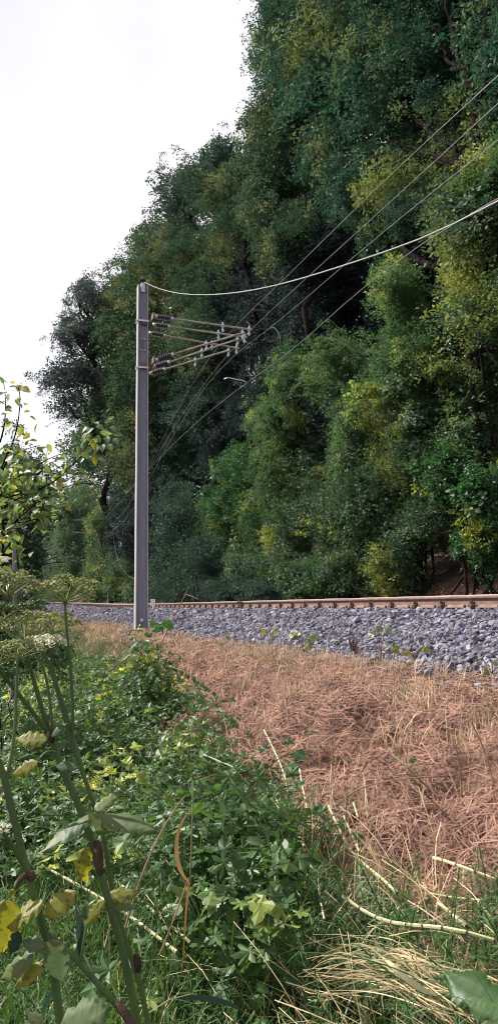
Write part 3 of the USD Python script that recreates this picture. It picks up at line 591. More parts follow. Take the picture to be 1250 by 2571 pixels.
# lower bushes
B = 'bush'
tree('yellow_bush', 'yellow-green bush with lit top in the middle, just right of the bracket arms', B, [(760, 950, 120, 90), (690, 1060, 85, 110), (840, 900, 80, 70), (690, 1190, 70, 110)], (8.2, 9.6), 'spray', L_yel, (740, 1500, 9.4), .62, seed=20, stems=3, trunk_r=.1)
tree('yellow_bush', 'tall bush of olive yellow leaves reaching highest of the right-hand bushes', B, [(1000, 720, 85, 110), (1010, 880, 110, 130), (960, 1000, 90, 110)], (8.0, 9.4), 'spray', L_yel, (1000, 1500, 9.2), .6, seed=21, stems=3, trunk_r=.1)
tree('yellow_bush', 'yellowing bush top at the right edge above the dark gap', B, [(1215, 480, 70, 80), (1270, 420, 60, 80)], (8.0, 9.2), 'spray', L_yel, (1260, 1480, 9.2), .55, seed=22, stems=2, trunk_r=.1)
tree('hornbeam_bush', 'dark small-leaved bush at the right edge, halfway up', B, [(1190, 760, 90, 160), (1230, 930, 80, 160), (1310, 800, 90, 260), (1130, 980, 70, 110)], (8.5, 10), 'small', L_mid, (1210, 1480, 9.6), .65, seed=23, stems=3, trunk_r=.1)
tree('hazel_bush', 'broad-leaved bright green bush at the lower right above the brown bank', B, [(1150, 1190, 90, 120), (1230, 1250, 80, 130), (1200, 1370, 80, 60)], (7.9, 9.0), 'big', L_hazel, (1190, 1480, 9.0), .55, seed=24, stems=3, trunk_r=.06, per=16)
tree('hornbeam_bush', 'olive layered bush left of the broad-leaved one', B, [(1040, 1110, 100, 140), (1060, 1300, 110, 120), (960, 1200, 90, 110)], (8.3, 9.6), 'spray', L_mid, (1040, 1490, 9.2), .58, seed=25, stems=3, trunk_r=.08)
tree('hornbeam_bush', 'dense dark green bush low in the middle right of the wood edge', B, [(880, 1290, 120, 140), (850, 1430, 130, 80), (980, 1430, 100, 70)], (8.0, 9.4), 'small', L_mid, (880, 1500, 9.2), .6, seed=26, stems=3, trunk_r=.08)
tree('yellow_bush', 'smaller yellow-tipped bush above the dense dark one, right of centre', B, [(880, 1160, 90, 100), (900, 1060, 80, 80)], (8.3, 9.5), 'spray', L_yel, (880, 1500, 9.3), .55, seed=27, stems=2, trunk_r=.08)
tree('creeper_bush', 'bush hung with creeper curtains right of the mast, its top a green shelf', B, [(590, 1180, 90, 70), (560, 1280, 90, 110), (650, 1300, 80, 130)], (8.3, 9.6), 'hang', L_hazel, (580, 1500, 9.4), .75, seed=28, stems=3, trunk_r=.08)
tree('hornbeam_bush', 'olive bush low in the middle between creeper and dense bushes', B, [(720, 1330, 90, 150), (640, 1430, 100, 80), (760, 1450, 80, 60)], (7.9, 9.2), 'spray', L_mid, (720, 1500, 9.0), .68, seed=29, stems=3, trunk_r=.08)
tree('hornbeam_bush', 'low bluish bush row hiding the bank foot between mast and middle', B, [(540, 1485, 95, 38), (430, 1492, 75, 32), (650, 1488, 80, 35)], (7.6, 8.4), 'small', L_shade, (540, 1508, 8.2), .5, seed=38, stems=3, trunk_r=.05)
tree('hornbeam_bush', 'tall leafy bush filling the wood edge between the yellow bushes at the right', B, [(1090, 1030, 80, 150), (870, 1010, 90, 120), (960, 1120, 80, 120), (1180, 1080, 80, 90)], (8.8, 9.8), 'spray', L_mid, (1080, 1490, 9.6), .62, seed=70, stems=3, trunk_r=.07)
tree('hornbeam_bush', 'dark bush behind the creeper curtains in the middle of the wood edge', B, [(700, 1120, 80, 110), (800, 1240, 90, 130), (600, 1380, 90, 90)], (9.0, 10.0), 'small', L_mid, (700, 1500, 9.9), .72, seed=71, stems=3, trunk_r=.07)
tree('yellow_bush', 'pale yellow-green bushes beside the line at the far left of the mast', B, [(150, 1470, 45, 40), (205, 1440, 30, 60), (110, 1480, 40, 35)], (7.8, 8.6), 'spray', L_yel, (160, 1514, 8.2), 1.2, seed=72, stems=3, trunk_r=.07)
tree('ash_sapling', 'bright green ash sapling low beside the rail in the middle', B, [(740, 1460, 45, 50), (790, 1450, 35, 45)], (7.7, 8.4), 'hang', L_hazel, (750, 1505, 8.2), .45, seed=30, stems=2, trunk_r=.04)
tree('hornbeam_bush', 'bluish shaded bush directly right of the lower mast', B, [(450, 1330, 85, 150), (520, 1420, 110, 100), (420, 1450, 70, 70)], (7.9, 9.4), 'small', L_shade, (460, 1505, 9.0), .95, seed=31, stems=3, trunk_r=.08)
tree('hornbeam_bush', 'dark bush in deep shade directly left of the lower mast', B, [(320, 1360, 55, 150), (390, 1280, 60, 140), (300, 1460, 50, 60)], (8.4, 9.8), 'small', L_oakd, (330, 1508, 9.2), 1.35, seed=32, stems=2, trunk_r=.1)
tree('yellow_bush', 'narrow yellow-green column of leaves between the two far masts', B, [(243, 1400, 30, 70), (235, 1470, 40, 55)], (8.3, 9.4), 'spray', L_yel, (240, 1512, 9.0), 1.3, seed=33, stems=2, trunk_r=.1)
tree('far_tree', 'pale hazy green tree behind the grey far mast', 'tree', [(165, 1350, 50, 110), (150, 1450, 60, 60), (200, 1270, 60, 90), (215, 1360, 45, 90)], (8.8, 10.5), 'small', L_far, (170, 1512, 10), 2.0, seed=34)
tree('far_bush', 'bright leafy bushes at the foot of the wood just left of the mast', 'bush', [(300, 1440, 50, 75), (255, 1330, 45, 110), (330, 1490, 40, 30)], (7.7, 8.7), 'spray', L_mid, (300, 1510, 8.4), 1.2, seed=73, stems=3, trunk_r=.06)
tree('far_tree', 'dark hazy tree low at the left beyond the most distant mast', 'tree', [(95, 1330, 55, 120), (110, 1450, 60, 60)], (8.5, 9.5), 'far', L_shade, (100, 1512, 9.4), 3.0, seed=35)
Pn = lambda px, py, Y: P(px, py, Y)
tree('far_bush', 'low distant bushes on the left of the track beyond the seed heads', 'bush', [(40, 1490, 110, 45), (-80, 1470, 100, 70)], (45, 60), 'far', L_far, (40, 1520, 55), 1.2, seed=37, plane=Pn, trunk_r=.08)
tree('far_tree', 'pale distant tree at the left whose top meets the sky below the dark oak', 'tree', [(60, 1250, 110, 130), (-60, 1280, 120, 150), (20, 1420, 110, 100)], (85, 100), 'far', L_far, (40, 1512, 95), 3.0, seed=36, plane=Pn)

# ================================================================ the bank in front of the track
def bnd(s): return np.interp(s, [1, 2.4, 3.5, 5, 8, 12.4, 20], [1.75, 1.66, 1.30, 1.5, 1.8, 2.3, 2.75])
def gpos(s, n, dz=0.0):
    p = W(s, n, 0 * s); p[:, 2] = ground_z(p[:, 0], p[:, 1]) + dz; return p
def inpoly(px, py, poly):
    from matplotlib.path import Path
    return Path(poly).contains_points(np.stack([px, py], 1))
try:
    import matplotlib
except Exception:
    def inpoly(px, py, poly):
        import shapely
        return shapely.contains_xy(shapely.Polygon(poly), px, py)
rg = np.random.default_rng(77)
def normal_at(p):
    e = .05; gx = (ground_z(p[:, 0] + e, p[:, 1]) - ground_z(p[:, 0] - e, p[:, 1])) / (2 * e); gy = (ground_z(p[:, 0], p[:, 1] + e) - ground_z(p[:, 0], p[:, 1] - e)) / (2 * e)
    z = np.stack([-gx, -gy, 1 + 0 * gx], -1); return z / np.linalg.norm(z, axis=1, keepdims=True)
# dead cut grass lying in a tangled mat
def straw_clump(rng, n=46, w=.0017, L=(.10, .34), lift=.06, R=.16):
    ms = []
    for _ in range(n):
        l = rng.uniform(*L); a = rng.uniform(0, 2 * np.pi); c = rng.normal(0, R, 2); k = rng.normal(0, .35); z0 = abs(rng.normal(0, lift * .6)); dz = rng.normal(0, .22)
        t = np.linspace(-.5, .5, 4); th = a + k * t; x = c[0] + np.cumsum(np.cos(th)) * l / 4; y = c[1] + np.cumsum(np.sin(th)) * l / 4; z = z0 + dz * l * t - .25 * l * t ** 2 + .005
        nx_, ny_ = -np.sin(th) * w, np.cos(th) * w; tw = rng.normal(0, .8); u = np.cos(tw)
        l1 = np.stack([x + nx_ * u, y + ny_ * u, z + w * np.sin(tw)], 1); r1 = np.stack([x - nx_ * u, y - ny_ * u, z - w * np.sin(tw)], 1)
        v = np.empty((8, 3)); v[0::2] = l1; v[1::2] = r1; i = np.arange(3) * 2
        ms.append((v, np.vstack([np.stack([i, i + 1, i + 3], 1), np.stack([i, i + 3, i + 2], 1)])))
    return join(ms)
def scatter(s0, s1, n0, n1, dens, test=None):
    k = int((s1 - s0) * (n1 - n0) * dens); s, n = rg.uniform(s0, s1, k), rg.uniform(n0, n1, k)
    if test is not None:
        m = test(s, n); s, n = s[m], n[m]
    return s, n
def patchy(s, n, sc, seed): return meshkit.fbm(np.stack([s * sc, n * sc, 0 * s], -1), 3, seed)
inb = lambda s, n: (n > bnd(s) - .25 + .5 * (rg.random(len(s)) - .5)) & (rg.random(len(s)) < np.clip((3.72 - n) / .5, .0, 1))
def strands(s, n, L, w, lift, rng, bias=.35, bend=.35):
    """single dead stems and blades lying on the ground, each a bent ribbon"""
    k = len(s); c = gpos(s, n); nz = normal_at(c); Fm = frames(nz, np.array([-.1, -.3, -.1]) + rng.normal(0, 1 / bias * .35, (k, 3)), rng=rng)
    th = rng.normal(0, 1.3, k) ; l = rng.uniform(*L, k) * np.exp(rng.normal(0, .25, k)); up = np.abs(rng.normal(0, lift, k)); sl = rng.normal(0, .26, k); kk = rng.normal(0, bend, k); w = w * rng.uniform(.5, 1.5, k)
    P3 = []
    for q in (-.5, 0, .5):
        a_ = th + kk * q; x = np.cos(a_) * l * q; y = np.sin(a_) * l * q; z = up + sl * l * q - .12 * l * (q * 2) ** 2 + .006
        wx, wy, wz = -np.sin(a_) * w, np.cos(a_) * w, rng.normal(0, .5, k) * w
        P3 += [np.stack([x + wx, y + wy, z + wz], 1), np.stack([x - wx, y - wy, z - wz], 1)]
    v = np.stack(P3, 1); v = np.einsum('kij,kvj->kvi', Fm, v) + c[:, None]
    f = np.array([[0, 1, 3], [0, 3, 2], [2, 3, 5], [2, 5, 4]])[None] + 6 * np.arange(k)[:, None, None]
    return v.reshape(-1, 3), f.reshape(-1, 3)
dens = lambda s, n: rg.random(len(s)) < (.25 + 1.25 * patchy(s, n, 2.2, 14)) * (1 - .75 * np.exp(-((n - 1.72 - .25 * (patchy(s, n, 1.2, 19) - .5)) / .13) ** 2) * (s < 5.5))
hay = []
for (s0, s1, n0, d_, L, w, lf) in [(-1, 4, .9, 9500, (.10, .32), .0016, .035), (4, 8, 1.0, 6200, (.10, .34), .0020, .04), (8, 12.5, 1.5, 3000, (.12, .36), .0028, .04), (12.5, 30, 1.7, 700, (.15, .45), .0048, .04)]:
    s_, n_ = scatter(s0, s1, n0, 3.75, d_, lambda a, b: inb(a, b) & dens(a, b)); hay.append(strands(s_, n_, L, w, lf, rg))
s_, n_ = scatter(3.5, 16, 8.3, 10.2, 800); hay.append(strands(s_, n_, (.12, .36), .003, .05, rg))
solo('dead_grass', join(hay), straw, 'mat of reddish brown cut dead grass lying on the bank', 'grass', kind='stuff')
# heaps: thicker swathes of the same
# upright stubble near the ballast
def stubble(rng, n=16, h=(.06, .2), w=.0022):
    ms = []
    for _ in range(n):
        v, f = blade(rng.uniform(*h), w, rng.uniform(-.1, .7), rng, 3); v = v @ rotz(rng.uniform(0, 6.3)).T + np.r_[rng.normal(0, .06, 2), 0]; ms.append((v, f))
    return join(ms)
a = [scatter(0, 10, 2.35, 3.6, 38), scatter(0, 10, 1.4, 2.5, 9, inb), scatter(10, 30, 2.1, 3.5, 18)]
s, n = np.concatenate([q[0] for q in a]), np.concatenate([q[1] for q in a]); p = gpos(s, n)
scattered(None, 'dry_stubble', [stubble(rg) for _ in range(5)], p, frames(np.array([0, 0, 1.0]) + rg.normal(0, .15, (len(p), 3)), rng=rg), rg.uniform(.6, 1.15, len(p)), straw_y, kind='stuff', label='thin upright straw stubble along the foot of the ballast', category='grass', rng=rg)
def tuft(rng, n=18, h=(.18, .5), w=.0032, R=.06, bend=(.3, 1.8)):
    ms = []
    for _ in range(n):
        v, f = blade(rng.uniform(*h), w, rng.uniform(*bend), rng, 4); v = v @ rotz(rng.uniform(0, 6.3)).T + np.r_[rng.normal(0, R, 2), 0]; ms.append((v, f))
    return join(ms)
tufts = [tuft(rg) for _ in range(6)]
# green grass: scattered at the ballast foot, thick left of the mast and low in the foreground
lowleft = lambda s, n: (lambda q: (q[1] > 2050) & (q[0] < 760))(proj(gpos(s, n, .2)))
a = [scatter(0, 20, 2.7, 3.7, 10, lambda s, n: patchy(s, n, 1.5, 4) > .5), scatter(13, 60, .6, 3.4, 13, lambda s, n: patchy(s, n, .6, 8) > .42), scatter(-.5, 5, -.9, 1.4, 75, lowleft), scatter(-1, 4, .4, 1.35, 25)]
s, n = np.concatenate([q[0] for q in a]), np.concatenate([q[1] for q in a]); p = gpos(s, n)
scattered(None, 'green_grass', tufts, p, frames(np.array([0, 0, 1.0]) + rg.normal(0, .2, (len(p), 3)), rng=rg), np.where(n > 2.6, .45, 1.0) * rg.uniform(.6, 1.3, len(p)) * np.where(s > 13, .75, 1), L_grass, kind='stuff', label='green grass tufts between the plants and at the ballast foot', category='grass', rng=rg)
a = [scatter(12, 60, .5, 3.0, 9), scatter(-.5, 4, -.6, 1.5, 20), scatter(4, 12, -.6, 2.4, 5)]
s, n = np.concatenate([q[0] for q in a]), np.concatenate([q[1] for q in a]); p = gpos(s, n)
scattered(None, 'dry_grass', [tuft(rg, 12, (.15, .42), .0026) for _ in range(4)], p, frames(np.array([0, 0, 1.0]) + rg.normal(0, .3, (len(p), 3)), rng=rg), rg.uniform(.6, 1.2, len(p)), straw_y, kind='stuff', label='pale dry grass among the green beside the mast and low in front', category='grass', rng=rg)
# horsetail: feathery green whorls
def horsetail(rng, L=.42):
    ms = []; lean = rng.normal(0, .35, 2)
    for z in np.arange(.06, L, .034):
        c = np.r_[lean * z, z]; k = 6; nl = .13 * (1 - .6 * z / L) * rng.uniform(.7, 1.2)
        for j in range(k):
            v, f = blade(nl * rng.uniform(.7, 1.2), .0017, rng.uniform(.2, .8), rng, 2, 0); Rx = Rot.from_euler('y', rng.uniform(.7, 1.35)).as_matrix()
            ms.append(((v @ Rx.T) @ rotz(j * 6.283 / k + rng.uniform(-.3, .3)).T + c, f))
    ms.append(tube([[0, 0, 0], np.r_[lean * L / 2, L / 2], np.r_[lean * L, L]], .0018, 4)); return join(ms)
hs = [horsetail(rg) for _ in range(6)]
def rightlow(s, n):
    px, py, fw = proj(gpos(s, n, .15)); 
    return ((px > 560 + .25 * (2571 - py)) & (py > 2180 + .22 * np.maximum(px - 700, -200)) & (rg.random(len(s)) < .9)) | ((px < 620) & (py > 2150) & (rg.random(len(s)) < .55))
a = [scatter(-.6, 4.2, -.6, 1.75, 330, rightlow)]
s, n = a[0]; p = gpos(s, n, -.03)
scattered(None, 'horsetail', hs, p, frames(np.array([-.05, -.1, 1.0]) + rg.normal(0, .45, (len(p), 3)), rng=rg), rg.uniform(.55, 1.05, len(p)), L_horse, kind='stuff', label='feathery green horsetail covering the foot of the bank', category='horsetail', rng=rg)

# hop and creeper undergrowth: shoots with lobed leaves
lobed = [leaf_palm(5, .58, rg), leaf_palm(3, .5, rg), leaf_palm(5, .64, rg), leaf_palm(3, .42, rg), leaf_toothed()]
def shoot(rng, n=12, L=.5, size=.085, shapes=lobed, up=.25):
    t = np.linspace(0, 1, 5); k = rng.normal(0, .5); a = k * t; pth = np.stack([L * t, L * .3 * np.sin(a * 2), up * L * np.sin(t * 2.2) - .12 * t ** 2], 1)
    lv = []; st = [tube(pth, .0022, 3, cap=False)]
    for j in range(n):
        q = (j + .6) / n; c = np.array([np.interp(q, t, pth[:, i]) for i in range(3)]); sd = 1 if j % 2 else -1; ang = sd * rng.uniform(.6, 1.5)
        d = np.array([math.cos(ang), math.sin(ang), rng.uniform(-.1, .5)]); e = c + d * rng.uniform(.03, .08); st.append(tube([c, e], .0012, 3, cap=False))
        z = np.array([0, 0, 1.0]) + rng.normal(0, .38, 3); sc = size * rng.uniform(.55, 1.25) * (1 - .45 * q ** 3)
        v, f = shapes[rng.integers(len(shapes))]; lv.append((bake(v, f, e[None], frames(z[None], (d + [0, 0, -.35])[None]), np.array([sc]))[0], f))
    return join(lv + st)
hop_poly = [(-150, 1690), (120, 1660), (260, 1690), (400, 1690), (455, 1820), (560, 1900), (640, 2010), (720, 2150), (740, 2300), (640, 2420), (480, 2330), (300, 2200), (-150, 2200)]
def hop_h(s, n): return .16 + .50 * patchy(s, n, 1.1, 31) ** 1.2 * np.clip((bnd(s) - n) / .5, .12, 1)
hop_test = lambda s, n: (n < bnd(s) + .05) & inpoly(*proj(gpos(s, n, .25))[:2], hop_poly)
a = [scatter(2.0, 6, -1.4, 2.2, 135, hop_test), scatter(6, 13, -3.5, 2.4, 75, hop_test), scatter(13, 26, -6, 1.4, 12, lambda s, n: proj(gpos(s, n))[0] < 200)]
s, n = np.concatenate([q[0] for q in a]), np.concatenate([q[1] for q in a]); h = hop_h(s, n); lev = rg.uniform(.25, 1, len(s)) ** .6
hop = thing('hop_vines', 'green mass of lobed hop leaves covering the slope between the tall stems and the dead grass', 'hop plants', gpos(np.array([4.5]), np.array([.6]))[0], kind='stuff')
p = gpos(s, n) + np.stack([0 * s, 0 * s, h * lev], -1)
hR = frames(np.array([-.1, -.25, 1.0]) + rg.normal(0, .3, (len(p), 3)), rng=rg); hs_ = rg.uniform(.75, 1.15, len(p)); drk = patchy(s, n, 1.6, 51) + rg.normal(0, .08, len(p)) > .56
scattered(hop, 'shoots', [shoot(rg, 14, .45, .078) for _ in range(5)], p[~drk], hR[~drk], hs_[~drk], L_hop, kind='stuff', rng=rg)
scattered(hop, 'dark_shoots', [shoot(rg, 15, .45, .058) for _ in range(4)], p[drk], hR[drk], hs_[drk], L_hopd, kind='stuff', rng=rg)
cnt = 0
while cnt < 300:
    x, y = rg.uniform(0, 740), rg.uniform(1690, 2420)
    if not inpoly(np.array([x]), np.array([y]), hop_poly)[0]: continue
    g = PG(x, y, .3); sg, ng = sn(g[0], g[1]); hh = float(hop_h(np.array([sg]), np.array([ng]))[0])
    if ng > bnd(sg) + .05 or g[1] > 9: continue
    q = PG(x, y, hh * rg.uniform(.9, 1.1)); v, f = lobed[rg.integers(5)]; z = np.array([-.25, -.4, 1.0]) + rg.normal(0, .35, 3); d = np.r_[rg.normal(0, 1, 2), -.25]
    part(hop, 'leaf', (bake(v, f, q[None], frames(z[None], d[None]), np.array([rg.uniform(.045, .095)]))[0], f), L_hop if rg.random() < .75 else L_hopd); cnt += 1
# nettle-like serrated shoots
def nettle(rng, L=.45):
    lv = [tube([[0, 0, 0], [.02, 0, L * .5], [.0, .02, L]], .003, 5)]; tv, tf = leaf_toothed()
    for j, z in enumerate(np.arange(.08, L, .05)):
        for sd in (0, np.pi):
            a_ = j * 1.57 + sd + rng.normal(0, .2); d = np.array([math.cos(a_), math.sin(a_), rng.uniform(-.5, .15)]); sc = .10 * (1.05 - .55 * z / L) * rng.uniform(.8, 1.15)
            lv.append((bake(tv, tf, np.array([[0, 0, z]]) + d * .02, frames(np.array([[0, 0, 1.0]]) + d * .5 + rng.normal(0, .15, 3), d[None]), np.array([sc]))[0], tf))
    return join(lv)
nets = [nettle(rg) for _ in range(4)]
spots = [(610, 2400, 'slender nettle with a pale drooping leaf standing in front of the grass'), (560, 2230, 'bright nettle in front of the lower hop leaves'), (470, 2300, 'nettle behind the hanging dry reed blade'), (650, 2290, 'nettle at the lower right end of the hop leaves'), (420, 2420, 'low nettle at the bottom among the grass'), (700, 2220, 'nettle under the bottom tip of the hop leaves'), (540, 2480, 'nettle near the bottom edge, left of the straw'), (500, 2160, 'short nettle right beside the dry reed blade')]
for (x, y, lab) in spots:
    b = PG(x, y + 110, 0.0); sc = rg.uniform(.75, 1.05); t = thing('nettle', lab, 'nettle', b); R1 = rotz(rg.uniform(0, 6.3))
    part(t, 'stem', tube([b, b + np.array([.01, 0, .22]) * sc, b + np.array([0, .01, .46]) * sc], .003, 5), twig_g)
    tv, tf = leaf_toothed()
    for j, z in enumerate(np.arange(.08, .46, .05)):
        for sd in (0, np.pi):
            a_ = j * 1.57 + sd + rg.normal(0, .25); d = np.array([math.cos(a_), math.sin(a_), rg.uniform(-.5, .15)]); k = .11 * (1.05 - .55 * z / .45) * sc
            part(t, 'leaf', (bake(tv, tf, (b + [0, 0, z * sc] + d * .02)[None], frames((np.array([0, 0, 1.0]) + d * .5 + rg.normal(0, .15, 3))[None], d[None]), np.array([k]))[0], tf), L_nettle)

# mound hung with creeper in front of the mast
t = thing('creeper_mound', 'tall stump-like mound smothered in creeper, its top in front of the mast foot', 'creeper', PG(380, 1880))
pts = []
for _ in range(150):
    a_, q = rg.uniform(0, 6.283), math.sqrt(rg.random()); cx, cy = 380 + 62 * q * math.cos(a_) * (1.0 if True else 1), 1735 + 125 * q * math.sin(a_)
    cx = 380 + (cx - 380) * np.interp(cy, [1610, 1700, 1860], [.55, .9, 1.25]); pts.append(P(cx, cy, 7.4 - .35 * math.sqrt(1 - q * q) + rg.normal(0, .12)))
pts = np.array(pts)
for k in range(3): part(t, 'stem', tube(spline([PG(380, 1880) + rg.normal(0, .05, 3), P(380 + k * 9, 1740, 7.4), P(345 + 25 * k, 1615, 7.35)], 8), .012, 6), twig_g)
instancer(t, 'shoots', [(shoot(rg, 9, .28, .065), L_hop) for _ in range(3)] + [(shoot(rg, 9, .28, .06), L_hopd) for _ in range(2)], pts, frames(np.array([0, -.9, .8]) + rg.normal(0, .35, (len(pts), 3)), np.array([0, -.2, -1.0]) + rg.normal(0, .4, (len(pts), 3)), rng=rg), rg.uniform(.7, 1.15, len(pts)), kind='stuff', rng=rg)
for k in range(70):
    c = pts[rg.integers(len(pts))] + rg.normal(0, .05, 3) - [0, .12, 0]; v, f = lobed[rg.integers(5)]
    part(t, 'leaf', (bake(v, f, c[None], frames((np.array([-.2, -.8, .8]) + rg.normal(0, .3, 3))[None], np.array([[rg.normal(), 0, -1.0]])), np.array([rg.uniform(.06, .11)]))[0], f), L_hop)
for x, y, tx, ty in [(345, 1612, 318, 1600), (345, 1612, 365, 1596), (330, 1640, 295, 1630), (395, 1800, 375, 1770), (400, 1805, 415, 1775)]:
    v, f = leaf_toothed(); c = P(x, y, 7.1); d = P(tx, ty, 7.0) - c
    part(t, 'leaf', (bake(v, f, c[None], frames(np.array([[-.2, -.7, 1.0]]), d[None]), np.array([np.linalg.norm(d) * .85]))[0], f), L_hog, label='pale withered leaf')
# weeds left, behind the umbels
tree('weed_clump', 'dark tangle of weeds behind the seed heads at the left edge', 'weeds', [(20, 1650, 110, 65), (140, 1640, 35, 35), (-40, 1580, 90, 80)], (5.5, 7.0), 'big', L_hopd, (60, 1800, 6.5), .2, seed=60, stems=4, trunk_r=.012, limbs=3, plane=P, layers=2)

# pale jointed horsetail stalks leaning over the bank
def stalk(pxs, r, lab, dz=.19, mat=None):
    dz += .06; r *= 1.15
    pts = spline([PG(x, y, dz) for x, y in pxs], 14); L = np.r_[0, np.cumsum(np.linalg.norm(np.diff(pts, axis=0), axis=1))]
    t = thing('horsetail_stalk', lab, 'stalk', pts[0]); k = max(3, int(L[-1] / .07)); q = np.linspace(0, L[-1], k + 1); at = lambda u: np.array([np.interp(u, L, pts[:, i]) for i in range(3)])
    for j in range(k):
        a_, b_ = at(q[j]), at(q[j] + (q[j + 1] - q[j]) * .94); part(t, 'segment', tube([a_, (a_ + b_) / 2, b_], r, 6), stalk_pale)
    part(t, 'joints', join([tube([at(q[j] + (q[j + 1] - q[j]) * .92), at(q[j + 1] + (.001))], r * 1.12, 6) for j in range(k)]), joint_m, kind='stuff')
stalk([(662, 1833), (695, 1900), (719, 1978)], .0042, 'pale jointed stalk highest on the bank, beside the hop leaves', .22)
stalk([(650, 1975), (710, 2041), (764, 2128)], .0042, 'pale jointed stalk left of its close twin at the edge of the hop leaves')
stalk([(677, 1969), (737, 2080), (779, 2131)], .0040, 'pale jointed stalk right of its close twin at the edge of the hop leaves', .14)
stalk([(752, 1933), (762, 1990), (773, 2041)], .0040, 'short upright pale stalk in the dead grass right of the twin stalks')
stalk([(824, 2023), (872, 2122), (920, 2176), (998, 2245)], .0045, 'long pale stalk running down through the middle of the bank')
stalk([(887, 2017), (893, 2036), (899, 2056)], .0040, 'very short pale stump of a stalk in the middle of the dead grass')
stalk([(863, 2050), (882, 2095), (902, 2140)], .0036, 'thin pale stalk just right of the long one in the middle')
stalk([(860, 2251), (944, 2305), (1118, 2332), (1245, 2364)], .0046, 'thickest pale stalk with dark joints, lying across the lower right', .24)
stalk([(1088, 2155), (1170, 2182), (1250, 2212)], .0048, 'pale stalk slanting to the right edge below the dark hollow', .16)
stalk([(1076, 2245), (1150, 2258), (1220, 2263)], .0042, 'pale stalk lying nearly level near the right edge', .16)
stalk([(1100, 2269), (1136, 2298), (1172, 2329)], .0042, 'short pale stalk slanting down above the thickest one')
stalk([(626, 2011), (690, 2040), (758, 2065), (824, 2086)], .0032, 'thin pale stalk crossing the twin stalks', .16)
stalk([(106, 2175), (250, 2254), (398, 2355), (446, 2394)], .0050, 'green-white stalk crossing behind the tall stems low at the left', .30)
stalk([(288, 2211), (384, 2288), (480, 2370)], .0046, 'green-white stalk right of the one crossing behind the tall stems', .26)
stalk([(800, 2190), (802, 2250), (815, 2314)], .0030, 'thin pale stalk standing in the feathery horsetail')
# brown twigs and single dry stems
def stick(name, lab, cat, pts, r0, r1, mat): 
    c = spline(pts, 12); t = thing(name, lab, cat, c[0]); part(t, 'stem', tube(c, np.linspace(r0, r1, 12), 6), mat); return t
t = stick('dry_stalk', 'brown dead stalk standing slanted in front of the ballast right of the mast', 'stalk', [PG(388, 1665), P(425, 1575, 8.2), P(470, 1484, 8.0)], .009, .005, twig_m)
part(t, 'side_twig', tube([P(466, 1492, 8.0), P(480, 1497, 7.95), P(497, 1505, 7.9)], .004, 5), twig_m)
t = stick('arching_twig', 'arching brown twig with small hanging leaves over the dead grass', 'twig', [P(425, 1672, 6.8), P(470, 1690, 6.6), P(520, 1718, 6.5), P(552, 1760, 6.4)], .005, .002, twig_m)
for k in range(16):
    q = k / 16; c = P(430 + 120 * q, 1674 + 75 * q ** 1.3, 6.75 - .35 * q); v, f = leaf_ovate(); d = np.array([rg.normal(0, .5), -.1, -1])
    part(t, 'leaf', (bake(v, f, c[None], frames((np.array([0, -1, .3]) + rg.normal(0, .3, 3))[None], d[None]), np.array([rg.uniform(.03, .055)]))[0], f), L_hopd if k % 5 else L_yel)
stick('dry_stalk', 'thin brown stalk leaning out of the creeper across the dead grass', 'stalk', [PG(600, 1850, .1), P(520, 1760, 6.3), P(455, 1690, 6.5)], .003, .002, twig_m)
stick('dry_stalk', 'thin brown stem leaning before the hop leaves, left of the reed blade', 'stalk', [P(300, 2390, 2.4), P(385, 2130, 2.5), P(465, 2000, 2.7)], .0035, .002, twig_m)
stick('dry_stalk', 'thin dark stem standing beside the reed blade', 'stalk', [P(476, 2230, 2.5), P(481, 2110, 2.5), P(484, 1960, 2.6)], .0025, .0018, twig_g)
stick('dry_stalk', 'brown stem leaning below the reed blade', 'stalk', [P(400, 2400, 2.3), P(440, 2300, 2.35), P(470, 2215, 2.4)], .0028, .002, twig_m)
stick('dry_stalk', 'long brown stick lying across the upper right of the dark hollow', 'stalk', [PG(870, 2005, .15), PG(960, 1965, .3), PG(1120, 1950, .3)], .004, .003, twig_m)
stick('dry_stalk', 'pale straw stalk slanting down from the middle of the dead grass', 'stalk', [PG(985, 1900, .15), PG(1040, 1945, .25), PG(1080, 1985, .15)], .005, .004, twig_g)
stick('dry_stalk', 'dark upright dead stem in the dead grass, right of middle', 'stalk', [PG(1160, 2060, 0), PG(1160, 2060, 0) + [.0, 0, .18], PG(1160, 2060, 0) + [-.02, 0, .34]], .005, .004, twig_m)
stick('dry_stalk', 'dark thin dead stem near the right edge above the hollow', 'stalk', [PG(1245, 2010, 0), PG(1240, 2010, 0) + [-.03, 0, .2], PG(1235, 2010, 0) + [-.08, 0, .34]], .004, .003, twig_m)
# the hanging dry reed blade
def ribbon(pts, w, nrm):
    c = spline(pts, 18); w = np.interp(np.linspace(0, 1, 18), np.linspace(0, 1, len(w)), w); t = np.gradient(c, axis=0); t /= np.linalg.norm(t, axis=1, keepdims=True)
    sd = np.cross(t, nrm); sd /= np.linalg.norm(sd, axis=1, keepdims=True); v = np.empty((36, 3)); v[0::2] = c + sd * w[:, None]; v[1::2] = c - sd * w[:, None]; i = np.arange(17) * 2
    return v, np.vstack([np.stack([i, i + 1, i + 3], 1), np.stack([i, i + 3, i + 2], 1)])
t = thing('reed_blade', 'dry orange-tan reed blade hanging bent in front of the hop leaves', 'reed', P(478, 2030, 2.4))
part(t, 'upper_blade', ribbon([P(482, 2030, 2.4), P(455, 2070, 2.38), P(443, 2140, 2.36), P(455, 2190, 2.35), P(474, 2216, 2.35)], [.001, .004, .006, .0065, .0025], np.array([.3, -1, .1])), reed_m)
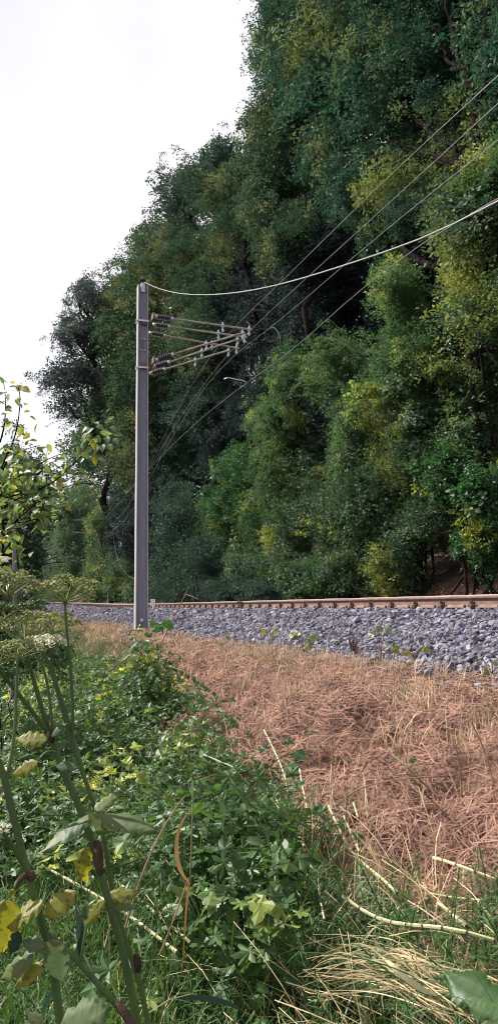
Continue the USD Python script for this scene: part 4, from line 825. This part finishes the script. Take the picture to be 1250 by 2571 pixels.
part(t, 'lower_blade', ribbon([P(474, 2216, 2.35), P(468, 2280, 2.35), P(463, 2350, 2.36), P(456, 2450, 2.4)], [.003, .0032, .0022, .001], np.array([.1, -1, .0])), reed_m)
for (a1, lab) in [([(195, 2275), (205, 2360), (165, 2440), (100, 2571)], 'bluish grass blade bending down low at the left'), ([(190, 2275), (198, 2330), (200, 2380), (205, 2420)], 'short bluish upright grass blade low at the left'), ([(450, 2510), (540, 2512), (600, 2535)], 'long grass blade lying across the bottom edge')]:
    t = thing('grass_blade', lab, 'grass blade', P(*a1[0], 1.7)); part(t, 'blade', ribbon([P(x, y, 1.7) for x, y in a1], [.001, .006, .005, .003], np.array([.5, -1, .3])), L_shade)

# bundle of pale dry grass at the lower right
t = thing('straw_bundle', 'bent bundle of long pale dry grass at the lower right', 'dry grass', PG(1050, 2480))
for k in range(110):
    x0, y0 = rg.uniform(740, 980), rg.normal(2450, 38); x1, y1 = rg.uniform(1120, 1300), rg.normal(2545, 40); Y = rg.uniform(2.05, 2.4); q = rg.uniform(.3, .65)
    xm = x0 + (x1 - x0) * q; ym = y0 + (y1 - y0) * q - rg.uniform(10, 62)
    part(t, 'blade', ribbon([P(x0, y0, Y + .08), P(xm, ym, Y + rg.normal(0, .04)), P(x1 - rg.uniform(0, 80), y1 - 12, Y - .1), P(x1, y1 + 10, Y - .12)], [.0007, .0014, .0013, .0006], np.array([rg.normal(0, .4), -1, .5])), straw_y if k % 4 else L_grass)
part(t, 'broad_blade', ribbon([P(960, 2405, 2.05), P(1000, 2440, 2.0), P(1050, 2480, 2.0), P(1100, 2500, 2.0)], [.003, .008, .008, .003], np.array([.3, -1, .6])), stalk_pale, label='broad pale bleached blade')
s, n = scatter(-1, 2.6, .2, 1.5, 60, lambda s, n: (lambda q: (q[0] > 620) & (q[1] > 2330))(proj(gpos(s, n, .1)))); p = gpos(s, n, .12)
scattered(None, 'loose_straw', [straw_clump(rg, 16, .0013, (.2, .5), .09, .12) for _ in range(4)], p, frames(np.array([0, -.3, 1.0]) + rg.normal(0, .2, (len(p), 3)), rng=rg), rg.uniform(.7, 1.1, len(p)), straw_y, kind='stuff', label='loose straw lying on the horsetail low at the right', category='straw', rng=rg)

# seedlings with yellowing leaves at the foot of the ballast, and small green plants
def seedling(pts, lab, Y, mat, size=.085, stemc=twig_m, root=None):
    b = P(*(root or (np.mean([q[0] for q in pts]), max(q[1] for q in pts) + 22)), Y); t = thing('seedling', lab, 'seedling', b)
    for (x, y) in pts:
        e = P(x, y, Y - .05); part(t, 'stem', tube(spline([b, (b + e) / 2 + [0, 0, .03], e], 6), .003, 5), stemc)
        v, f = leaf_palm(3, .2, rg); d = np.array([np.sign(x - np.mean([q[0] for q in pts]) + .1) * .7, -.3, -.4 + rg.normal(0, .2)])
        part(t, 'leaf', (bake(v, f, e[None], frames((np.array([0, -.8, .7]) + rg.normal(0, .3, 3))[None], d[None]), np.array([size * rng_u(.7, 1.2)]))[0], f), mat)
def rng_u(a_, b_): return rg.uniform(a_, b_)
seedling([(395, 1565), (410, 1556), (408, 1572), (420, 1562)], 'seedling with round lime leaves just right of the mast foot', 7.6, L_nettle, .11, twig_g)
seedling([(665, 1582), (683, 1580), (682, 1600)], 'seedling with yellow leaves against the ballast, left of three', 7.0, L_yellow, .06)
seedling([(738, 1592), (755, 1585), (770, 1600), (786, 1592), (765, 1618)], 'seedling with lime and yellow leaves in the middle of the ballast foot', 6.8, L_sap, .075)
seedling([(938, 1590), (956, 1574), (968, 1577), (965, 1622)], 'seedling whose two small yellow leaves stand highest before the stones', 6.5, L_sap, .06)
seedling([(1002, 1628), (1030, 1636), (1060, 1625), (1073, 1632)], 'seedling with one bright yellow leaf low before the stones at the right', 6.2, L_yellow, .07)
seedling([(1225, 1668), (1238, 1662), (1248, 1675), (1230, 1685)], 'bushy yellow-green seedling at the right edge of the ballast foot', 5.9, L_sap, .06)
t = thing('dead_weed', 'rust-brown withered weed standing before the ballast', 'weed', P(890, 1640, 6.6))
for k in range(9):
    x = 870 + rg.uniform(0, 45); y = rg.uniform(1575, 1622); part(t, 'stem', tube(spline([P(890 + rg.normal(0, 5), 1644, 6.6), P(885 + .4 * (x - 885) + rg.normal(0, 5), (y + 1644) / 2, 6.55), P(x, y, 6.55 + rg.normal(0, .05))], 7), np.array([.003, .004, .006, .004, .007, .004, .001]) * rg.uniform(.6, 1.2), 5), rust_dark if k % 2 else rust)
seedling([(1020, 2300), (1040, 2285), (1060, 2325), (1085, 2345), (1030, 2350)], 'small plant with pointed green leaves growing through the horsetail', 2.6, L_nettle, .05, twig_g)
seedling([(735, 2015), (745, 2010), (660, 1995), (690, 1990)], 'small yellow-green plant beside the twin pale stalks', 4.6, L_sap, .055, twig_g)
seedling([(1010, 1935), (1030, 1905), (965, 2000), (990, 2010)], 'small green plant in the dead grass at the middle right', 4.2, L_nettle, .05, twig_g)

# ---------------------------------------------------------------- leaves of hogweed and the big leaf at the corner
def hogleaf(b, e, w, nrm, rng, lobes=4, curl=.12):
    b, e = np.asarray(b), np.asarray(e); L = np.linalg.norm(e - b); x = (e - b) / L; z = nrm - x * (nrm @ x); z /= np.linalg.norm(z); y = np.cross(z, x)
    nu, nv = 30, 9; u = np.linspace(0, 1, nu); ph = rng.uniform(0, 1)
    env = np.sin(np.pi * np.clip(u, .02, .98) ** .72) ** .6; lob = .62 + .38 * np.abs(np.sin((u * lobes + .15) * np.pi)) ** .8
    V = []
    for i in range(nu):
        for j in range(nv):
            q = (j - (nv - 1) / 2) / ((nv - 1) / 2); ed = w * env[i] * (1 - (1 - lob[i]) * abs(q) ** 1.0) * (1 + (rng.uniform(-.10, .10) if abs(q) == 1 else 0))
            zz = .10 * abs(q) * w - curl * u[i] ** 2 - .28 * w * abs(q) ** 2.5 * (1 + .3 * math.sin(u[i] * 9 + ph * 6)) + .018 * w * math.cos(u[i] * lobes * 2 * math.pi) * abs(q) + rng.normal(0, .012 * w)
            V.append(b + L * (x * (u[i] + .10 * abs(q) * env[i] * (1 - u[i])) + y * q * ed + z * zz))
    i, j = np.meshgrid(np.arange(nu - 1), np.arange(nv - 1), indexing='ij'); a_ = (i * nv + j).ravel()
    return np.array(V), np.vstack([np.stack([a_, a_ + nv, a_ + nv + 1], 1), np.stack([a_, a_ + nv + 1, a_ + 1], 1)])
def uv_stem(pp, Y, r, **k):
    return tube(spline([P(q[0], q[1], q[2] if len(q) > 2 else Y) for q in pp], 16), np.linspace(r[0], r[1], 16), 12, .07)
def seedhead(c, axis, r, rng, flower=False):
    """a small flat cluster of oval seeds (or white florets) on short stalks"""
    ms = []; k = 13; F1 = frames(np.asarray(axis, float)[None], rng=rng)[0]; o = trimesh.creation.icosphere(0, 1.0); ov, of = np.array(o.vertices), np.array(o.faces)
    for j in range(k):
        a_, q = j * 2.4, math.sqrt((j + .5) / k); d = F1 @ np.array([q * math.cos(a_), q * math.sin(a_), .55 * (1 - q * q) + .3]); e = c + d * r
        ms.append(tube([c - np.asarray(axis) * r * .3, e], r * .035, 3, cap=False)); dd = d / np.linalg.norm(d)
        sc = np.array([.24, .34, .15] if not flower else [.30, .26, .07]) * r * rng.uniform(.8, 1.2); z = F1[:, 2] * (1 if flower else .1) + rng.normal(0, .5, 3)
        ms.append((bake(ov[:, [0, 1, 2]], of, e[None], frames(z[None], np.cross(dd, z)[None]), sc[None])[0], of))
    return join(ms)
def umbel(plant, px, py, Y, R, seed, flower=False, axis=(0, -.15, 1), rays=17, flat=.55, hr=.2, mat=None):
    rng = np.random.default_rng(seed); c = P(px, py, Y); F1 = frames(np.asarray(axis, float)[None], rng=rng)[0]; ms, hd = [], []
    for j in range(rays):
        a_, q = j * 2.39996, math.sqrt((j + .4) / rays); d = F1 @ np.array([q * math.cos(a_), q * math.sin(a_), flat * math.sqrt(max(0, 1.15 - q * q)) + .12]) * rng.uniform(.88, 1.12)
        m = c + d * R * .55 + F1[:, 2] * (-.05 * R * q); e = c + d * R; ms.append(tube(spline([c, m, e], 6), [R * .018] * 3 + [R * .014] * 3, 5)); hd.append((e, d / np.linalg.norm(d)))
    for j in range(6):
        a_ = j * 1.05; d = F1 @ np.array([math.cos(a_), math.sin(a_), -.4]); ms.append(tube([c, c + d * R * .14], R * .012, 3))
    u = part(plant, 'umbel', join(ms), L_seed if not flower else L_nettle)
    for e, d in hd: part(u, 'floret_cluster' if flower else 'seed_cluster', seedhead(e, d * .5 + F1[:, 2] * .5, R * hr, rng, flower), mat or (L_flower if flower else L_seed))
rh = np.random.default_rng(5)
def leafpart(plant, b, e, Y, w, mat, nrm=(-.2, -.6, 1), lobes=4, stalk_from=None, label=None, dY=0.0):
    B_, E_ = P(*b, Y), P(*e, Y + dY)
    if stalk_from: part(plant, 'leaf_stalk', tube(spline([P(*stalk_from, Y + .02), (P(*stalk_from, Y + .02) + B_) / 2 + [0, 0, .01], B_], 6), .0022, 6), L_stem)
    part(plant, 'leaf', hogleaf(B_, E_, w, np.asarray(nrm, float), rh, lobes), mat, label=label, smooth=True)
def groundify(pp, Y):
    """lengthen a stem below the picture to the soil"""
    a_ = P(*pp[0], Y); d = a_ - P(*pp[1], Y); d /= np.linalg.norm(d); k = (a_[2] - float(ground_z(a_[0], a_[1]))) / max(.2, -d[2]); return a_ + d * k
# plant 1: two thick stems crossing the left foreground
h1 = thing('hogweed', 'tall hogweed with two thick ribbed stems rising from the bottom edge, left of centre', 'hogweed', groundify([(345, 2571), (290, 2330)], 1.55))
def stem_part(plant, pp, Y, r, ground=False, name='stem'):
    pts = [P(q[0], q[1], q[2] if len(q) > 2 else Y) for q in pp]
    if ground: pts = [groundify(pp, Y)] + pts
    return part(plant, name, tube(spline(pts, 22), np.linspace(r[0], r[1], 22), 14, .06), L_stem)
stem_part(h1, [(345, 2571), (292, 2330), (248, 2180), (205, 2040), (160, 1940), (128, 1848)], 1.55, (.0088, .0062), True)
stem_part(h1, [(372, 2571), (342, 2440), (290, 2285), (262, 2110), (225, 1990), (185, 1880), (150, 1755), (108, 1632)], 1.60, (.0078, .0034), True)
stem_part(h1, [(180, 1850, 1.6), (182, 1780, 1.6), (173, 1640, 1.6), (163, 1512, 1.6)], 1.6, (.0034, .0024), name='branch')
stem_part(h1, [(128, 1850, 1.55), (95, 1745, 1.53), (62, 1620, 1.5)], 1.55, (.0052, .0034), name='branch')
stem_part(h1, [(126, 1848, 1.55), (60, 1760, 1.5), (-12, 1672, 1.45)], 1.55, (.0050, .0036), name='branch')
stem_part(h1, [(135, 1840, 1.55), (122, 1740, 1.56), (100, 1660, 1.57), (88, 1640, 1.57)], 1.55, (.0032, .0024), name='branch')
stem_part(h1, [(215, 1960, 1.6), (190, 1870, 1.62), (150, 1740, 1.64), (128, 1650, 1.64), (128, 1600, 1.64)], 1.6, (.0034, .0022), name='branch')
for a_, b_, r in [((243, 2112), (251, 2196), .0082), ((341, 2396), (346, 2440), .0072), ((120, 1835), (130, 1862), .0078)]:
    part(h1, 'dry_sheath', tube(spline([P(*a_, 1.545), P((a_[0] + b_[0]) / 2 + 1, (a_[1] + b_[1]) / 2, 1.54), P(*b_, 1.545)], 8), np.array([.5, .8, 1, 1.02, .98, .9, .85, .7]) * r, 9, .12), brown_sh)
umbel(h1, 163, 1512, 1.6, .072, 1, rays=17, flat=.42, hr=.17)
umbel(h1, 108, 1632, 1.58, .042, 2, flower=True, flat=.35, rays=14, hr=.26)
umbel(h1, 62, 1620, 1.5, .062, 3, rays=15, flat=.75, hr=.18)
umbel(h1, 128, 1602, 1.64, .060, 4, rays=15, flat=.6, hr=.18)
umbel(h1, 92, 1600, 1.75, .055, 5, rays=14, flat=.7, hr=.18)
umbel(h1, -12, 1672, 1.45, .05, 6, rays=16)
leafpart(h1, (236, 2045), (102, 2125), 1.5, .22, L_hog, (-.3, -.5, 1), 4, dY=-.06)
leafpart(h1, (236, 2040), (300, 1982), 1.52, .26, L_hog, (-.2, -.8, .8), 3, dY=.03)
leafpart(h1, (240, 2050), (390, 2070), 1.5, .19, L_hog, (0, -.6, 1), 4, dY=-.05)
leafpart(h1, (225, 2042), (270, 2092), 1.48, .28, L_hog, (.1, -.8, .8), 2)
leafpart(h1, (118, 1858), (38, 1850), 1.5, .34, L_yellow, (-.1, -.8, .8), 4, stalk_from=(124, 1848), label='yellow lobed leaf with brown spots')
leafpart(h1, (95, 1915), (30, 1942), 1.52, .32, L_yellow, (-.1, -.9, .6), 3, stalk_from=(140, 1890))
leafpart(h1, (140, 1925), (202, 1922), 1.5, .26, L_hog, (0, -.7, .8), 2)
leafpart(h1, (130, 1850), (165, 1815), 1.5, .28, L_hog, (0, -.8, .8), 2)
leafpart(h1, (216, 2130), (196, 2220), 1.54, .30, L_yellow, (-.2, -1, .2), 3, stalk_from=(243, 2115), label='withered hanging yellow leaf')
leafpart(h1, (262, 2255), (348, 2236), 1.56, .24, L_yellow, (0, -.8, .8), 3, stalk_from=(285, 2290))
leafpart(h1, (266, 2262), (338, 2280), 1.56, .24, L_hog, (0, -.8, .6), 3)
leafpart(h1, (262, 2262), (205, 2325), 1.54, .24, L_yellow, (-.2, -.8, .6), 4)
leafpart(h1, (215, 2275), (205, 2320), 1.5, .35, L_hog, (-.2, -.9, .4), 2)
# plant 2: stem at the left edge
h2 = thing('hogweed', 'hogweed with a single thick stem at the left edge and yellow leaves around its foot', 'hogweed', groundify([(150, 2560), (125, 2400)], 1.35))
stem_part(h2, [(152, 2571), (135, 2450), (112, 2340), (92, 2270), (72, 2200), (40, 2080), (14, 1965), (-25, 1860)], 1.35, (.0090, .0056), True)
stem_part(h2, [(14, 1966, 1.35), (30, 1890, 1.36), (40, 1760, 1.38), (46, 1650, 1.4)], 1.35, (.0034, .0022), name='branch')
stem_part(h2, [(72, 2200, 1.35), (40, 2140, 1.33), (6, 2090, 1.3)], 1.35, (.0045, .0032), name='branch')
stem_part(h2, [(-40, 1600, 1.25), (10, 1555, 1.22), (60, 1520, 1.2), (85, 1500, 1.2)], 1.3, (.0022, .0016), name='branch')
part(h2, 'dry_sheath', tube(spline([P(82, 2205, 1.34), P(60, 2200, 1.32), P(36, 2238, 1.31)], 8), [.007, .008, .007, .006, .005, .004, .003, .002], 7), brown_sh)
umbel(h2, 46, 1652, 1.4, .040, 11, rays=16, flat=.5)
umbel(h2, 22, 1497, 1.42, .055, 12, rays=18, flat=.5)
umbel(h2, -2, 1420, 1.4, .018, 13, flower=True, rays=10, hr=.3)
umbel(h2, 6, 2092, 1.3, .014, 14, flower=True, rays=9, hr=.3)
umbel(h2, 85, 1552, 1.2, .022, 15, rays=9, flat=.8, hr=.34, mat=L_sap)
umbel(h2, 8, 1568, 1.15, .024, 16, rays=9, flat=.9, hr=.36, mat=L_sap)
for b_, e_, w, m, nr, lb in [((108, 2262), (10, 2318), .36, L_yellow, (-.2, -.4, .9), 4), ((112, 2300), (186, 2238), .34, L_yellow, (.1, -.8, .7), 3), ((122, 2362), (152, 2472), .34, L_hog, (0, -1, .3), 3), ((85, 2400), (-5, 2455), .30, L_hog, (-.1, -.7, .8), 3), ((112, 2380), (56, 2362), .36, L_hog, (-.1, -.8, .6), 3), ((20, 2260), (0, 2400), .34, L_yellow, (.1, -1, .2), 4), ((108, 2420), (30, 2480), .24, L_yellow, (-.1, -.7, .7), 4), ((36, 2235), (20, 2255), .4, L_yellow, (0, -1, .4), 2), ((48, 2340), (22, 2400), .3, L_shade, (0, -1, .3), 2)]:
    leafpart(h2, b_, e_, 1.3, w, m, nr, lb)
# plant 3: diagonal stem low
h3 = thing('hogweed', 'short hogweed stem slanting to the lower edge between the two tall plants', 'hogweed', groundify([(345, 2600), (250, 2480)], 1.45))
stem_part(h3, [(350, 2600), (318, 2555), (262, 2490), (200, 2420), (120, 2345)], 1.45, (.0072, .0050), True)
stem_part(h3, [(202, 2424, 1.45), (208, 2380, 1.45), (218, 2325, 1.46)], 1.45, (.0030, .0022), name='branch')
part(h3, 'dry_sheath', tube(spline([P(292, 2518, 1.44), P(315, 2550, 1.43), P(340, 2590, 1.43)], 8), np.array([.005, .006, .007, .0072, .0072, .007, .0068, .0065]), 9, .1), brown_sh)
leafpart(h3, (150, 2590), (268, 2520), 1.2, .42, L_mid, (.1, -.7, .9), 3, label='green leaf cut by the bottom edge')
leafpart(h3, (110, 2571), (70, 2545), 1.2, .35, L_hog, (0, -.7, .9), 2)
# big leaf at the lower right corner
t = thing('broad_leaf_plant', 'plant with one large glossy dark green leaf at the lower right corner', 'plant', PG(1260, 2560))
part(t, 'leaf', hogleaf(P(1300, 2560, 1.75), P(1112, 2428, 1.9), .30, np.array([-.3, -.5, 1.0]), rh, 2, .1), L_hop, smooth=True)
part(t, 'leaf', hogleaf(P(1300, 2565, 1.7), P(1165, 2510, 1.75), .24, np.array([.2, -.8, .6]), rh, 2, .1), L_hopd, smooth=True)
part(t, 'stem', tube([PG(1290, 2600), P(1296, 2560, 1.75)], .004, 6), twig_g)

# ---------------------------------------------------------------- sapling at the left edge
SY = 4.0
sap = thing('sapling', 'young tree with drooping oval yellow-green leaves reaching in from the left edge', 'sapling', np.r_[P(0, 1560, SY)[:2], float(ground_z(*P(0, 1560, SY)[:2]))])
tw = [[(-6, 1700), (2, 1500), (7, 1380), (4, 1255), (8, 1160), (22, 1130)], [(3, 1275), (90, 1232), (160, 1190), (205, 1140), (228, 1100), (252, 1072)], [(8, 1225), (70, 1182), (122, 1152), (172, 1140)], [(5, 1335), (62, 1288), (125, 1240), (250, 1216)], [(58, 1312), (105, 1300), (150, 1292)], [(20, 1140), (44, 1065), (50, 1000), (42, 966)], [(0, 1110), (14, 1010), (8, 955)], [(0, 1405), (34, 1352), (58, 1345)], [(4, 1290), (-40, 1200), (-70, 1100)], [(8, 1180), (60, 1130), (100, 1118)], [(5, 1250), (60, 1235), (110, 1200), (170, 1165)], [(4, 1350), (50, 1330), (95, 1325)], [(-30, 1300), (20, 1250), (70, 1265), (120, 1262)]]
lp = []
for k, q in enumerate(tw):
    pts = spline([P(x, y, SY + (0 if k == 0 else rg.normal(0, .08) + .1 * j * (-1) ** k / len(q))) for j, (x, y) in enumerate(q)], 14)
    part(sap, 'trunk' if k == 0 else 'branch', tube(pts, np.linspace(.011 if k == 0 else .0045, .004 if k == 0 else .0016, 14), 6), bark, smooth=True)
    if k == 0: pts = pts[7:]
    L = np.r_[0, np.cumsum(np.linalg.norm(np.diff(pts, axis=0), axis=1))]
    for u in np.arange(.08 if k else .3, L[-1], .021):
        c = np.array([np.interp(u, L, pts[:, i]) for i in range(3)]); sh = rg.normal(0, 1, 3) * (.055 if k not in (1, 5, 6) or u < L[-1] * .6 else .02)
        lp.append(c + sh * [1, 1.6, .9])
for _ in range(300): lp.append(P(rg.triangular(-60, 0, 200), rg.triangular(1100, 1220, 1370), SY + rg.normal(0, .2)))
for _ in range(70): lp.append(P(rg.triangular(-60, 0, 75), rg.uniform(1330, 1490), SY + rg.normal(0, .2)))
lp = np.array(lp); tv, tf = leaf_ovate(width=.3)
R1 = frames(np.array([-.1, -.35, .6]) + rg.normal(0, .5, (len(lp), 3)), np.array([.25, -.2, -.55]) + rg.normal(0, .5, (len(lp), 3)), rng=rg); sc = rg.uniform(.035, .062, len(lp))
for k in range(min(300, len(lp))): part(sap, 'leaf', (bake(tv, tf, lp[k:k + 1], R1[k:k + 1], sc[k:k + 1])[0], tf), L_sap)
if len(lp) > 300: part(sap, 'further_leaves', bake(tv, tf, lp[300:], R1[300:], sc[300:]), L_sap, kind='stuff')
for x, y in [(234, 1105), (238, 1145)]:
    c = P(x, y, SY - .05); part(sap, 'leaf', (bake(tv, tf, c[None], frames(np.array([[0, -1, .2]]), np.array([[.1, 0, -1.0]])), np.array([.05]))[0], tf), L_yellow, label='yellow leaf on the sapling')
for x, y, dx, dy in [(225, 1075, -20, 0), (215, 1070, -5, 15), (243, 1068, 12, 10), (262, 1060, 14, -8), (278, 1070, 12, 15), (268, 1095, 5, 22), (285, 1100, 10, 16), (258, 1115, 2, 22), (272, 1115, 12, 24), (285, 1090, 18, 4), (270, 1055, 6, -12)]:
    c = P(x, y, SY - .05); d = P(x + dx, y + dy, SY - .05) - c; part(sap, 'leaf', (bake(tv, tf, c[None], frames(np.array([[-.1, -.8, .6]]), d[None]), np.array([.052]))[0], tf), L_sap)
tr2 = stick('pale_trunk', 'slim pale tree trunk low at the left edge behind the seed heads', 'tree trunk', [np.r_[P(35, 1620, 9)[:2], float(ground_z(*P(35, 1620, 9)[:2]))], P(38, 1500, 9), P(36, 1380, 9), P(28, 1250, 9)], .035, .02, bark_pale)
